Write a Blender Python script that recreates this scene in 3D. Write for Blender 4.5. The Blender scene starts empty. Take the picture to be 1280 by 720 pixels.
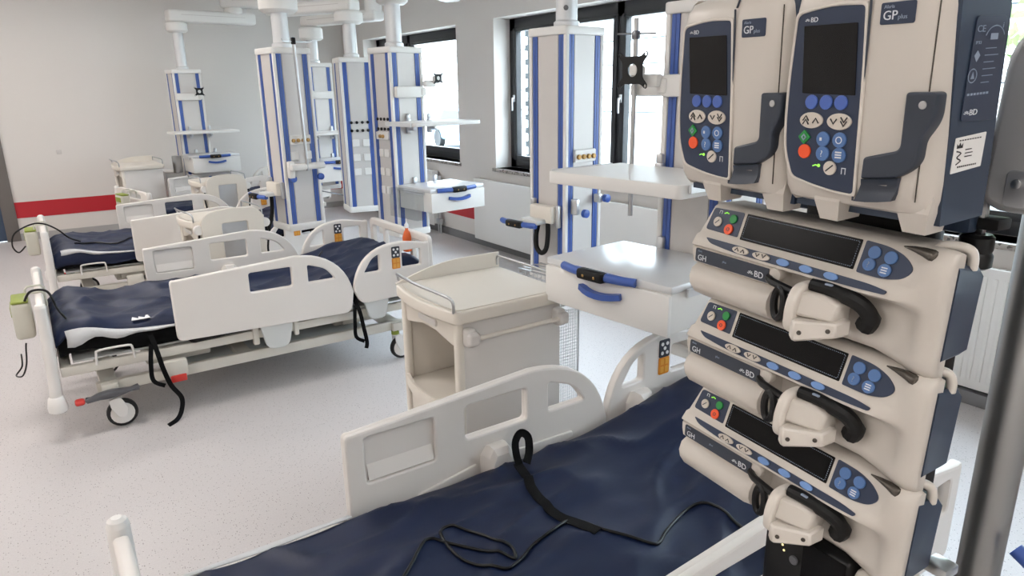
import bpy, bmesh, math, random
from mathutils import Vector, Matrix, noise
random.seed(7)
PI = math.pi
SC = bpy.context.scene
COL = SC.collection

# ---------------------------------------------------------------- camera
H_CAM = 1.7
cam_d = bpy.data.cameras.new('camera')
cam = bpy.data.objects.new('camera', cam_d); COL.objects.link(cam)
cam_d.sensor_width = 36.0; cam_d.lens = 865.0 / 1280.0 * 36.0
cam_d.clip_start = 0.05; cam_d.clip_end = 200
cam.matrix_world = Matrix(((0.82169342, 0.16711172, -0.54487944, 0),
                           (-0.56976696, 0.21801372, -0.7923608, 0),
                           (-0.01362158, 0.96153195, 0.27435517, H_CAM), (0, 0, 0, 1)))
SC.camera = cam

# ---------------------------------------------------------------- sky, daylight and exposure
SC.view_settings.view_transform = 'Standard'; SC.view_settings.look = 'None'
SC.view_settings.gamma = 1.0; SC.view_settings.use_curve_mapping = False
SC.view_settings.exposure = 0.0
w = bpy.data.worlds.new('overcast_sky'); SC.world = w; w.use_nodes = True
nt = w.node_tree; bg = nt.nodes['Background']
bg.inputs['Color'].default_value = (0.80, 0.90, 1.0, 1); bg.inputs['Strength'].default_value = 13.0
LAMP = 25.0           # strength of the ceiling panels

# ---------------------------------------------------------------- materials
def C(h):
    h = h.lstrip('#'); v = [int(h[i:i+2], 16) / 255 for i in (0, 2, 4)]
    return tuple((c / 12.92 if c <= .04045 else ((c + .055) / 1.055) ** 2.4) for c in v) + (1,)
MATS = {}
def mat(name, col, rough=.5, metal=0., var=.04, scale=6., bump=0., bscale=60., emis=0., coat=0., spec=.5, alpha=None):
    m = bpy.data.materials.new(name); m.use_nodes = True; n = m.node_tree.nodes; l = m.node_tree.links
    b = n['Principled BSDF']; c = C(col) if isinstance(col, str) else col
    tc = n.new('ShaderNodeTexCoord')
    nz = n.new('ShaderNodeTexNoise'); nz.inputs['Scale'].default_value = scale; nz.inputs['Detail'].default_value = 3
    l.new(tc.outputs['Object'], nz.inputs['Vector'])
    mx = n.new('ShaderNodeMix'); mx.data_type = 'RGBA'
    mx.inputs['A'].default_value = tuple(max(0, x * (1 - var)) for x in c[:3]) + (1,)
    mx.inputs['B'].default_value = tuple(min(1, x * (1 + var)) for x in c[:3]) + (1,)
    l.new(nz.outputs['Fac'], mx.inputs['Factor']); l.new(mx.outputs['Result'], b.inputs['Base Color'])
    b.inputs['Roughness'].default_value = rough; b.inputs['Metallic'].default_value = metal
    b.inputs['Specular IOR Level'].default_value = spec; b.inputs['Coat Weight'].default_value = coat
    if emis: b.inputs['Emission Color'].default_value = c; b.inputs['Emission Strength'].default_value = emis
    if bump:
        nb = n.new('ShaderNodeTexNoise'); nb.inputs['Scale'].default_value = bscale; nb.inputs['Detail'].default_value = 4
        l.new(tc.outputs['Object'], nb.inputs['Vector'])
        bp = n.new('ShaderNodeBump'); bp.inputs['Strength'].default_value = bump; bp.inputs['Distance'].default_value = .01
        l.new(nb.outputs['Fac'], bp.inputs['Height']); l.new(bp.outputs['Normal'], b.inputs['Normal'])
    if alpha is not None: b.inputs['Alpha'].default_value = alpha
    MATS[name] = m; return m

mat('wall_paint', '#dad5d0', .75, var=.015, scale=1.2, bump=.03, bscale=220)
mat('wall_red', '#b81f2c', .45, var=.03)
mat('ceiling_paint', '#dcdcda', .8, var=.01)
mat('baseboard_grey', '#a9a7a5', .5)
mat('baseboard_dark', '#77777a', .45)
mat('bed_cream', '#e2dcd6', .38, var=.015)
mat('bed_white', '#e2dfdb', .4, var=.015)
mat('bed_grey', '#d2d4d2', .42, var=.015)
mat('frame_paint', '#d2cec4', .4, var=.03)
mat('black_fabric', '#060709', .85, bump=.3, bscale=300, spec=.2)
mat('black_plastic', '#07080a', .38, spec=.35)
mat('black_soft', '#0c0d0e', .55, spec=.35)
mat('navy_cover', '#0a1a3a', .50, var=.15, scale=4, bump=.10, bscale=14, spec=.4)
mat('lining', '#c9cacb', .7, bump=.2, bscale=80)
mat('tyre', '#17181a', .6)
mat('pedal_grey', '#55565a', .45)
mat('red_plastic', '#c4342c', .4)
mat('green_lid', '#87943a', .5)
mat('box_grey', '#c4c2b6', .5)
mat('keypad_dark', '#2a2f3b', .4)
mat('keypad_orange', '#d98b2b', .45)
mat('key_orange', '#e3a544', .45)
mat('key_white', '#e9e9e9', .5)
mat('orange_plastic', '#e2672a', .45)
mat('cab_cream', '#ddd6cb', .42, var=.015)
mat('cab_grey', '#d6d2ce', .45, var=.02)
mat('steel', '#b9babb', .28, metal=1.0, var=.03)
mat('housing_metal', '#c8c8c8', .45, metal=.55, var=.06, scale=9)
mat('steel_dark', '#77787b', .33, metal=1.0, var=.04, scale=3)
mat('alu', '#c9cacc', .35, metal=.8)
mat('pend_face', '#cdc9c5', .42, metal=.1, var=.02)
mat('pend_white', '#e4e2de', .4, var=.012)
mat('pend_blue', '#4260a8', .4, var=.04)
mat('pend_blue_dark', '#3a5394', .4, var=.04)
mat('handle_blue', '#3b5ba8', .38, var=.05)
mat('outlet_brass', '#b08a52', .4, metal=.5)
mat('win_frame', '#2b2d31', .4, var=.05)
mat('door_leaf', '#3e4f66', .5)
mat('door_frame', '#6f6a66', .5)
mat('radiator', '#e6e5e2', .4, var=.01)
mat('facade', '#eeeeec', .8, var=.02)
mat('facade_line', '#3a4145', .7)
mat('ground_out', '#c9c8c4', .9, var=.1)
mat('car_paint', '#7fa3c4', .3)
mat('leaf', '#7d9a5c', .7, var=.3, scale=3)
mat('pump_beige', '#cac3ba', .34, var=.012, scale=12, bump=.02, bscale=500)
mat('pump_beige_light', '#d5cec5', .34, var=.012)
mat('pump_navy', '#2c3a4e', .42, var=.03)
mat('pump_panel', '#25324a', .35, var=.03)
mat('pump_slate', '#303743', .36, var=.03)
mat('screen_black', '#121213', .25, spec=.22)
mat('display_black', '#060607', .25, spec=.15)
mat('key_blue', '#4a66b0', .4)
mat('key_lightblue', '#6f93c9', .4)
mat('key_midblue', '#4f72a6', .4)
mat('key_beige', '#cfc6bb', .4)
mat('key_green', '#1c8a3e', .4)
mat('key_red', '#f0592b', .4)
mat('lamp_green', '#8fe04a', .4, emis=1.0)
mat('lamp_amber', '#f0dfa0', .4, emis=1.2)
mat('print_white', '#d9dde2', .5)
mat('print_grey', '#8b98ab', .5)
mat('print_black', '#17181a', .5)
mat('paper', '#ecebe8', .6)
mat('pole_metal', '#9a9a9a', .38, metal=.9, var=.03)
mat('cone_grey', '#5b5650', .25, metal=.6)

def special():
    # speckled vinyl floor
    m = bpy.data.materials.new('vinyl_floor'); m.use_nodes = True; n = m.node_tree.nodes; l = m.node_tree.links
    b = n['Principled BSDF']; tc = n.new('ShaderNodeTexCoord')
    big = n.new('ShaderNodeTexNoise'); big.inputs['Scale'].default_value = 160; big.inputs['Detail'].default_value = 6
    l.new(tc.outputs['Object'], big.inputs['Vector'])
    r = n.new('ShaderNodeValToRGB'); r.color_ramp.elements[0].position = .35; r.color_ramp.elements[0].color = C('#bdb8b7')
    r.color_ramp.elements[1].position = .7; r.color_ramp.elements[1].color = C('#c6c1c0'); l.new(big.outputs['Fac'], r.inputs['Fac'])
    v = n.new('ShaderNodeTexVoronoi'); v.inputs['Scale'].default_value = 130; l.new(tc.outputs['Object'], v.inputs['Vector'])
    sep = n.new('ShaderNodeSeparateColor'); l.new(v.outputs['Color'], sep.inputs['Color'])
    def lt(sock, x):
        a = n.new('ShaderNodeMath'); a.operation = 'LESS_THAN'; a.inputs[1].default_value = x; l.new(sock, a.inputs[0]); return a.outputs[0]
    near = lt(v.outputs['Distance'], .28); pick = lt(sep.outputs['Red'], .20)
    mul = n.new('ShaderNodeMath'); mul.operation = 'MULTIPLY'; l.new(near, mul.inputs[0]); l.new(pick, mul.inputs[1])
    mx = n.new('ShaderNodeMix'); mx.data_type = 'RGBA'; l.new(mul.outputs[0], mx.inputs['Factor'])
    l.new(r.outputs['Color'], mx.inputs['A']); mx.inputs['B'].default_value = C('#7d7775')
    l.new(mx.outputs['Result'], b.inputs['Base Color']); b.inputs['Roughness'].default_value = .42
    b.inputs['Specular IOR Level'].default_value = .4
    MATS['vinyl_floor'] = m
    # granite sill
    m = bpy.data.materials.new('granite'); m.use_nodes = True; n = m.node_tree.nodes; l = m.node_tree.links
    b = n['Principled BSDF']; tc = n.new('ShaderNodeTexCoord'); v = n.new('ShaderNodeTexVoronoi'); v.inputs['Scale'].default_value = 70
    l.new(tc.outputs['Object'], v.inputs['Vector']); r = n.new('ShaderNodeValToRGB')
    r.color_ramp.elements[0].color = C('#5c5854'); r.color_ramp.elements[1].color = C('#a8a29c'); r.color_ramp.interpolation = 'CONSTANT'
    r.color_ramp.elements[1].position = .5; e = r.color_ramp.elements.new(.25); e.color = C('#979089')
    s = n.new('ShaderNodeSeparateColor'); l.new(v.outputs['Color'], s.inputs['Color']); l.new(s.outputs['Red'], r.inputs['Fac'])
    l.new(r.outputs['Color'], b.inputs['Base Color']); b.inputs['Roughness'].default_value = .3; MATS['granite'] = m
    # window glass: thin pane, mostly clear, mirrors a little at grazing angles
    m = bpy.data.materials.new('window_glass'); m.use_nodes = True; n = m.node_tree.nodes; l = m.node_tree.links
    n.remove(n['Principled BSDF']); o = n['Material Output']; t = n.new('ShaderNodeBsdfTransparent'); g = n.new('ShaderNodeBsdfGlossy')
    t.inputs['Color'].default_value = (.93, .96, .97, 1); g.inputs['Roughness'].default_value = .02
    fr = n.new('ShaderNodeValue'); fr.outputs[0].default_value = .05; mx = n.new('ShaderNodeMixShader')
    l.new(fr.outputs[0], mx.inputs[0]); l.new(t.outputs[0], mx.inputs[1]); l.new(g.outputs[0], mx.inputs[2]); l.new(mx.outputs[0], o.inputs['Surface'])
    MATS['window_glass'] = m
    # clear acrylic
    m = m.copy(); m.name = 'clear_acrylic'
    for nd in m.node_tree.nodes:
        if nd.type == 'BSDF_TRANSPARENT': nd.inputs['Color'].default_value = (.86, .88, .89, 1)
    MATS['clear_acrylic'] = m
    # lamp diffuser: a lit lamp
    m = bpy.data.materials.new('lamp_diffuser'); m.use_nodes = True; b = m.node_tree.nodes['Principled BSDF']
    b.inputs['Base Color'].default_value = (.9, .9, .9, 1); b.inputs['Emission Color'].default_value = (1.0, .945, .91, 1)
    b.inputs['Emission Strength'].default_value = LAMP; MATS['lamp_diffuser'] = m
special()

# ---------------------------------------------------------------- builders
def finish(name, me, m, parent=None, sharp=35):
    me.name = name
    me.materials.clear(); me.materials.append(MATS[m])
    me.shade_smooth(); me.set_sharp_from_angle(angle=math.radians(sharp))
    o = bpy.data.objects.new(name, me); COL.objects.link(o)
    if parent is not None: o.parent = parent
    return o
def from_bm(name, bm, m, parent=None, sharp=35):
    me = bpy.data.meshes.new(name); bm.to_mesh(me); bm.free(); return finish(name, me, m, parent, sharp)
def copy_of(o, parent=None, loc=None, rot=None, mirror_y=False):
    c = o.copy(); COL.objects.link(c); c.parent = parent
    if loc is not None: c.location = loc
    if rot is not None: c.rotation_euler = rot
    return c
def copy_tree(o, parent=None, loc=None):
    c = copy_of(o, parent, loc)
    for ch in list(o.children): copy_tree(ch, c)
    return c
def thing(name, label, cat, loc=(0, 0, 0), rot=(0, 0, 0), group=None):
    o = bpy.data.objects.new(name, None); COL.objects.link(o); o.empty_display_size = .1
    o.location = loc; o.rotation_euler = rot if isinstance(rot, tuple) else (0, 0, rot)
    o['label'] = label; o['category'] = cat
    if group: o['group'] = group
    return o
def tag(o, label, cat, group=None):
    o['label'] = label; o['category'] = cat
    if group: o['group'] = group
    return o
def structure(o): o['kind'] = 'structure'; return o

def badd(bm, c, s, bev=0., seg=2, mx=None):
    """box centred at c of size s, bevelled, into bm"""
    t = bmesh.new(); bmesh.ops.create_cube(t, size=1.0)
    for v in t.verts: v.co = Vector((v.co.x * s[0], v.co.y * s[1], v.co.z * s[2]))
    if bev > 0:
        bmesh.ops.bevel(t, geom=list(t.edges), offset=min(bev, min(s) * .49), segments=seg, affect='EDGES', profile=.5)
    for v in t.verts:
        v.co = v.co + Vector(c)
        if mx is not None: v.co = mx @ v.co
    merge(bm, t)
def merge(bm, t):
    me = bpy.data.meshes.new('tmp'); t.to_mesh(me); t.free(); bm.from_mesh(me); bpy.data.meshes.remove(me)
def box(name, x0, x1, y0, y1, z0, z1, m, parent=None, bev=0., seg=2, mx=None):
    bm = bmesh.new(); badd(bm, ((x0+x1)/2, (y0+y1)/2, (z0+z1)/2), (abs(x1-x0), abs(y1-y0), abs(z1-z0)), bev, seg, mx)
    return from_bm(name, bm, m, parent)
def boxes(name, lst, m, parent=None, bev=0., seg=2):
    bm = bmesh.new()
    for (x0, x1, y0, y1, z0, z1) in lst:
        badd(bm, ((x0+x1)/2, (y0+y1)/2, (z0+z1)/2), (abs(x1-x0), abs(y1-y0), abs(z1-z0)), bev, seg)
    return from_bm(name, bm, m, parent)
def smooth_path(pts, n=6):
    P = [Vector(p) for p in pts]; out = []
    for i in range(len(P) - 1):
        p0 = P[max(i-1, 0)]; p1 = P[i]; p2 = P[i+1]; p3 = P[min(i+2, len(P)-1)]
        for k in range(n):
            t = k / n
            out.append(.5 * ((2*p1) + (p2-p0)*t + (2*p0-5*p1+4*p2-p3)*t*t + (3*p1-p0-3*p2+p3)*t**3))
    out.append(P[-1]); return out
def tadd(bm, pts, r, seg=8, closed=False, flat=None, up=None):
    """tube; r a number or a list; flat=(w,t) gives a rectangular strap section"""
    P = [Vector(p) for p in pts]; N = len(P); rings = []
    prev = None
    for i in range(N):
        a = P[i-1] if (i > 0 or closed) else P[i]; b = P[(i+1) % N] if (i < N-1 or closed) else P[i]
        t = (b - a); t = t.normalized() if t.length > 1e-9 else Vector((0, 0, 1))
        if prev is None:
            ref = Vector(up) if up is not None else (Vector((0, 0, 1)) if abs(t.z) < .9 else Vector((1, 0, 0)))
            nrm = (ref - t * ref.dot(t)).normalized()
        else:
            nrm = prev - t * prev.dot(t); nrm = nrm.normalized() if nrm.length > 1e-6 else prev
        prev = nrm; bn = t.cross(nrm); rr = r[i] if isinstance(r, (list, tuple)) else r
        ring = []
        if flat:
            for (sx, sy) in ((-1, -1), (1, -1), (1, 1), (-1, 1)):
                ring.append(bm.verts.new(P[i] + bn * (sx * flat[0] / 2) + nrm * (sy * flat[1] / 2)))
        else:
            for k in range(seg):
                an = 2 * PI * k / seg; ring.append(bm.verts.new(P[i] + (nrm * math.cos(an) + bn * math.sin(an)) * rr))
        rings.append(ring)
    M = len(rings[0])
    for i in range(N if closed else N - 1):
        A = rings[i]; B = rings[(i+1) % N]
        for k in range(M): bm.faces.new((A[k], A[(k+1) % M], B[(k+1) % M], B[k]))
    if not closed:
        bm.faces.new(list(reversed(rings[0]))); bm.faces.new(rings[-1])
    bmesh.ops.recalc_face_normals(bm, faces=bm.faces[:])
def tube(name, pts, r, m, parent=None, seg=8, closed=False, sm=0, flat=None, up=None):
    bm = bmesh.new(); tadd(bm, smooth_path(pts, sm) if sm else pts, r, seg, closed, flat, up); return from_bm(name, bm, m, parent, 50)
def ladd(bm, prof, seg=24, mx=None):
    """lathe of (r,z) profile about z"""
    rings = []
    for (r, z) in prof:
        ring = [bm.verts.new((r * math.cos(2*PI*k/seg), r * math.sin(2*PI*k/seg), z)) for k in range(seg)]; rings.append(ring)
    fs = []
    for A, B in zip(rings, rings[1:]):
        for k in range(seg): fs.append(bm.faces.new((A[k], A[(k+1) % seg], B[(k+1) % seg], B[k])))
    fs.append(bm.faces.new(list(reversed(rings[0])))); fs.append(bm.faces.new(rings[-1]))
    if mx is not None:
        for ring in rings:
            for v in ring: v.co = mx @ v.co
    bmesh.ops.recalc_face_normals(bm, faces=bm.faces[:])
def lathe(name, prof, m, parent=None, seg=24, mx=None):
    bm = bmesh.new(); ladd(bm, prof, seg, mx); return from_bm(name, bm, m, parent, 40)
def loft(name, loops, m, parent=None, sharp=40, caps=True, mx=None):
    bm = bmesh.new(); R = [[bm.verts.new(mx @ Vector(p) if mx is not None else p) for p in L] for L in loops]; M = len(R[0])
    for A, B in zip(R, R[1:]):
        for k in range(M): bm.faces.new((A[k], A[(k+1) % M], B[(k+1) % M], B[k]))
    if caps: bm.faces.new(list(reversed(R[0]))); bm.faces.new(R[-1])
    bmesh.ops.recalc_face_normals(bm, faces=bm.faces[:])
    return from_bm(name, bm, m, parent, sharp)
def axes(o, a, b, c):
    """matrix with columns a, b, c and origin o"""
    a, b, c = Vector(a), Vector(b), Vector(c)
    return Matrix(((a.x, b.x, c.x, o[0]), (a.y, b.y, c.y, o[1]), (a.z, b.z, c.z, o[2]), (0, 0, 0, 1)))
def rounded(pts, r, n=4):
    """round the corners of a polygon"""
    out = []; N = len(pts)
    for i in range(N):
        p = Vector(pts[i]); a = Vector(pts[i-1]); b = Vector(pts[(i+1) % N]); ri = r[i] if isinstance(r, (list, tuple)) else r
        da = (a - p); db = (b - p); d = min(ri, da.length * .48, db.length * .48)
        if d <= 1e-6: out.append(tuple(p)); continue
        s = p + da.normalized() * d; e = p + db.normalized() * d
        for k in range(n + 1):
            t = k / n; q = s * (1-t)**2 + p * 2*t*(1-t) + e * t*t; out.append((q.x, q.y))
    return out
def rect(x0, x1, y0, y1): return [(x0, y0), (x1, y0), (x1, y1), (x0, y1)]
def ellipse(cx, cy, rx, ry=None, n=20):
    ry = ry or rx; return [(cx + rx * math.cos(2*PI*k/n), cy + ry * math.sin(2*PI*k/n)) for k in range(n)]
def curve_mesh(cu):
    o = bpy.data.objects.new('tmp', cu); me = bpy.data.meshes.new_from_object(o); bpy.data.objects.remove(o); bpy.data.curves.remove(cu); return me
def plate(name, loops, t, m, parent=None, mx=None, bev=0., res=1, c0=0.):
    """flat slab of thickness t, outline loops[0], holes loops[1:], lying in local xy, from z=c0 up to z=c0+t"""
    cu = bpy.data.curves.new('c', 'CURVE'); cu.dimensions = '2D'; cu.fill_mode = 'BOTH'
    bev = min(bev, t * .49); cu.extrude = t/2 - bev; cu.bevel_depth = bev; cu.bevel_resolution = res; cu.offset = -bev
    for L in loops:
        s = cu.splines.new('POLY'); s.points.add(len(L) - 1); s.use_cyclic_u = True
        for p, q in zip(s.points, L): p.co = (q[0], q[1], 0, 1)
    me = curve_mesh(cu)
    T = Matrix.Translation((0, 0, c0 + t/2)); me.transform(mx @ T if mx is not None else T)
    if mx is not None and mx.determinant() < 0: me.flip_normals()
    return finish(name, me, m, parent, 40)
def text_mesh(body, size, t=.0002, align='LEFT', squeeze=1.0):
    cu = bpy.data.curves.new('t', 'FONT'); cu.body = body; cu.size = size; cu.extrude = t; cu.align_x = align; cu.resolution_u = 3
    me = curve_mesh(cu); me.transform(Matrix.Diagonal((squeeze, 1, 1, 1))); return me
def lettering(items, m, parent, mx, name='lettering'):
    """items: (text, x, y, size[, squeeze]) laid out on a plane"""
    bm = bmesh.new()
    for it in items:
        me = text_mesh(it[0], it[2+1], squeeze=it[4] if len(it) > 4 else 1.0); me.transform(Matrix.Translation((it[1], it[2], 0))); bm.from_mesh(me); bpy.data.meshes.remove(me)
    for v in bm.verts: v.co = mx @ v.co
    return from_bm(name, bm, m, parent, 180)
def padd(bm, loops, t, mx, bev=0.):
    o = plate('tmp', loops, t, 'paper', None, mx, bev); me = o.data; bm.from_mesh(me); bpy.data.objects.remove(o); bpy.data.meshes.remove(me)
# ================================================================ the room
XW = 4.14; YB = 10.36; XL = -3.2; YR = -2.6; HC = 3.15
structure(box('floor', XL, XW + .25, YR, YB + .1, -.1, 0, 'vinyl_floor'))
structure(box('ceiling', XL - .1, XW + .3, YR - .1, YB + .2, HC, HC + .1, 'ceiling_paint'))
DX0, DX1, DZ = -1.28, -.34, 2.12
structure(boxes('wall_back', [(XL, DX0, YB, YB + .2, 0, HC), (DX1, XW + .3, YB, YB + .2, 0, HC), (DX0, DX1, YB, YB + .2, DZ, HC)], 'wall_paint'))
structure(box('wall_left', XL - .1, XL, YR, YB + .2, 0, HC, 'wall_paint'))
structure(box('wall_rear', XL - .1, XW + .3, YR - .1, YR, 0, HC, 'wall_paint'))
WIN = [(7.05, 9.62), (3.05, 6.29), (-1.2, 2.55)]; ZS, ZT = .90, 2.41; DW = .34
lst = []
prev = YR
for (a, b) in sorted(WIN):
    lst += [(XW, XW + DW, prev, a, 0, HC), (XW, XW + DW, a, b, 0, ZS), (XW, XW + DW, a, b, ZT, HC)]; prev = b
lst.append((XW, XW + DW, prev, YB + .2, 0, HC))
structure(boxes('wall_window', lst, 'wall_paint'))
# red wall guard and skirting
structure(box('trim_1', DX1 + .12, XW, YB - .006, YB, .275, .468, 'wall_red'))
structure(box('trim_2', XW - .006, XW, YR, YB - .006, .275, .485, 'wall_red'))
structure(box('baseboard_back', DX1 + .12, XW - .01, YB - .012, YB, 0, .085, 'baseboard_grey'))
structure(box('baseboard_window', XW - .012, XW, YR, YB - .012, 0, .09, 'baseboard_dark'))
structure(box('baseboard_left', XL, XL + .012, YR, YB, 0, .085, 'baseboard_grey'))
structure(box('baseboard_rear', XL + .012, XW - .012, YR, YR + .012, 0, .085, 'baseboard_grey'))
# door
dr = structure(boxes('door_1', [(DX1 - .02, DX1 + .12, YB - .03, YB + .12, 0, DZ + .1), (DX0 - .12, DX0 + .02, YB - .03, YB + .12, 0, DZ + .1), (DX0 - .12, DX1 + .12, YB - .03, YB + .12, DZ, DZ + .1)], 'door_frame', bev=.004))
box('door_leaf', DX0 + .02, DX1 - .02, YB + .03, YB + .08, .008, DZ, 'door_leaf', dr)
tube('door_handle', [(DX0 + .1, YB + .03, 1.05), (DX0 + .1, YB - .02, 1.05), (DX0 + .22, YB - .02, 1.05)], .009, 'steel', dr)

def window(i, a, b, mull):
    fx0, fx1 = XW + .20, XW + .27
    fr = structure(boxes('window_%d' % i, [(fx0, fx1, a, a + .10, ZS, ZT), (fx0, fx1, b - .10, b, ZS, ZT), (fx0, fx1, a, b, ZT - .12, ZT), (fx0, fx1, a, b, ZS, ZS + .10)] +
                         [(fx0, fx1, q - .045, q + .045, ZS, ZT) for q in mull], 'win_frame', bev=.004))
    edges = [a] + list(mull) + [b]
    for k in range(len(edges) - 1):
        p = edges[k] + (.10 if k == 0 else .045); q = edges[k+1] - (.10 if k == len(edges) - 2 else .045)
        s = .035
        boxes('window_sash', [(fx0 - .015, fx1 - .02, p - .02, p + s, ZS + .08, ZT - .10), (fx0 - .015, fx1 - .02, q - s, q + .02, ZS + .08, ZT - .10),
                              (fx0 - .015, fx1 - .02, p, q, ZT - .13, ZT - .10), (fx0 - .015, fx1 - .02, p, q, ZS + .08, ZS + .13)], 'win_frame', fr, bev=.003)
        box('pane', fx0 + .03, fx0 + .036, p, q, ZS + .1, ZT - .12, 'window_glass', fr)
        hd = bmesh.new(); badd(hd, (fx0 - .02, q + .005, 1.62), (.014, .03, .07), .004); badd(hd, (fx0 - .045, q + .005, 1.56), (.014, .02, .13), .005); badd(hd, (fx0 - .03, q + .005, 1.62), (.03, .018, .018), .003)
        from_bm('window_handle', hd, 'alu', fr)
    box('window_sill', XW - .035, fx0, a - .03, b + .03, ZS - .035, ZS, 'granite', fr, bev=.004)
    return fr
window(1, *WIN[0], [8.62]); window(2, *WIN[1], [4.62]); window(3, *WIN[2], [.7])

# ceiling panels that light the ward
k = 0
for lx in (-2.1, .1):
    for ly in ((-1.6, .9, 3.4, 5.9, 8.4) if lx < 0 else (-1.6, 3.6, 6.0, 8.4)):
        t = thing('ceiling_light', 'white square lit panel lamp set in the ceiling', 'lamp', (lx, ly, HC - .03), group='ceiling panel lamps')
        if k == 0:
            cl_f = boxes('frame', [(-.32, .32, -.32, -.3, 0, .03), (-.32, .32, .3, .32, 0, .03), (-.32, -.3, -.3, .3, 0, .03), (.3, .32, -.3, .3, 0, .03)], 'pend_white', t)
            cl_d = box('diffuser', -.3, .3, -.3, .3, .008, .028, 'lamp_diffuser', t)
        else: copy_of(cl_f, t); copy_of(cl_d, t)
        k += 1

# ---------------------------------------------------------------- outside
gr = box('yard_ground', XW + DW + .02, 60, -30, 45, -.35, -.3, 'ground_out'); structure(gr)
fb = thing('neighbouring_building', 'white clad building across the yard, seen through the windows', 'building', (22, 10, -.3))
box('facade_wall', 0, 4, -38, 38, 0, 9, 'facade', fb)
for z in range(1, 9):
    box('cladding_joint', -.012, 0, -38, 38, z * 1.0, z * 1.0 + .05, 'facade_line', fb)
# metal lattice screen outside the window
ls = thing('lattice_screen', 'grey metal lattice screen standing outside the window behind the pendant column', 'screen', (XW + 1.3, 7.28, -.3))
for y in (-.14, .14): box('upright', -.03, .03, y - .03, y + .03, 0, 3.2, 'facade_line', ls)
for z in range(12): box('slat', -.02, .02, -.24, .24, .95 + z * .17, 1.02 + z * .17, 'facade_line', ls)
car = thing('parked_car', 'pale blue car parked in the yard, seen through the window', 'car', (13.5, 22.0, -.3), rot=1.45)
body = [(-2.1, .3), (-2.15, .75), (-1.3, .9), (-.7, 1.42), (.7, 1.45), (1.4, .95), (2.1, .85), (2.15, .3)]
plate('body', [rounded(body, .12)], 1.7, 'car_paint', car, axes((0, .85, 0), (1, 0, 0), (0, 0, 1), (0, -1, 0)), bev=.1, res=2)
plate('side_window', [rounded([(-1.1, .92), (-.65, 1.34), (.62, 1.36), (1.15, .95)], .04)], .02, 'win_frame', car, axes((0, -.845, 0), (1, 0, 0), (0, 0, 1), (0, -1, 0)))
plate('side_window', [rounded([(-1.1, .92), (-.65, 1.34), (.62, 1.36), (1.15, .95)], .04)], .02, 'win_frame', car, axes((0, .865, 0), (1, 0, 0), (0, 0, 1), (0, -1, 0)))
for sx in (-1.3, 1.3):
    for sy in (-.78, .78):
        lathe('wheel', [(.2, -.09), (.32, -.1), (.33, .1), (.2, .09)], 'tyre', car, 20, axes((sx, sy, .33), (1, 0, 0), (0, 0, 1), (0, -1, 0)))
tr = thing('yard_tree', 'pale green leafy tree in the yard beyond the window', 'tree', (11.5, 2.6, -.3))
tube('trunk', [(0, 0, 0), (.05, 0, 1.0), (0, .05, 2.2)], [.12, .1, .07], 'facade_line', tr)
bm = bmesh.new()
for i in range(1400):
    v = Vector((random.gauss(0, 1), random.gauss(0, 1), random.gauss(0, 1))).normalized() * (random.random() ** .4) * 1.9
    v.z = v.z * .8 + 2.9; a = Vector((random.uniform(-1, 1), random.uniform(-1, 1), random.uniform(-1, 1))).normalized() * .13
    b = Vector((random.uniform(-1, 1), random.uniform(-1, 1), random.uniform(-1, 1))).normalized() * .07
    q = [bm.verts.new(v - a), bm.verts.new(v + b), bm.verts.new(v + a), bm.verts.new(v - b)]; bm.faces.new(q)
lf = from_bm('foliage', bm, 'leaf', tr); lf['kind'] = 'stuff'

# ---------------------------------------------------------------- radiators
def radiator(y0, y1, label, z0=.10, z1=.775, pipes=None, ribs=True):
    t = thing('panel_radiator', label, 'radiator', (XW - .062, (y0 + y1) / 2, z0)); hy = (y1 - y0) / 2; h = z1 - z0
    bm = bmesh.new(); badd(bm, (-.045, 0, h/2), (.018, 2*hy, h), .006)
    n = int(2 * hy / .05)
    for k in range(n if ribs else 0):
        y = -hy + .04 + k * (2*hy - .08) / (n - 1)
        badd(bm, (-.056, y, h/2), (.008, .022, h - .1), .003)
    from_bm('front_panel', bm, 'radiator', t)
    box('back_panel', .015, .033, -hy + .005, hy - .005, .01, h - .01, 'radiator', t, .005)
    bm = bmesh.new()
    for k in range(int(2*hy/.03)): badd(bm, (-.01, -hy + .02 + k * .03, h - .008), (.05, .012, .006))
    g = from_bm('top_grille', bm, 'radiator', t); g['kind'] = 'stuff'
    for s in (-1, 1): box('side_cover', -.05, .033, s*hy - .006, s*hy + .006, .02, h - .004, 'radiator', t, .003)
    for s in (-.7, .7): box('bracket', .02, .055, s*hy - .02, s*hy + .02, .1, h - .1, 'steel', t)
    if pipes:
        for d in (.03, .085):
            tube('pipe', [(-.0, -hy - d, h - .08), (-.0, -hy - d, -z0)], .011, 'alu', t)
        box('valve', -.025, .025, -hy - .10, -hy - .012, h - .14, h - .06, 'alu', t, .006)
        box('lower_valve', -.025, .025, -hy - .11, -hy - .012, .02, .09, 'alu', t, .006)
    return t
radiator(7.55, 9.3, 'white panel radiator with exposed pipes under the window beside the shelf pendant', pipes=True)
radiator(3.6, 6.58, 'long white panel radiator on the wall behind the pendant column with the hanging hose', ribs=False)
radiator(.1, 2.2, 'white ribbed panel radiator behind the dark metal pole')
tag(box('cable_duct', XW - .10, XW - .012, .1, 2.35, 0, .075, 'baseboard_dark', bev=.004), 'dark grey skirting duct on the floor below the ribbed radiator', 'duct')
tag(box('wall_plate', .315, .37, YB - .008, YB, 1.02, 1.07, 'pend_face', bev=.006), 'tiny round-cornered grey plate on the bare back wall', 'plate')
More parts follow.
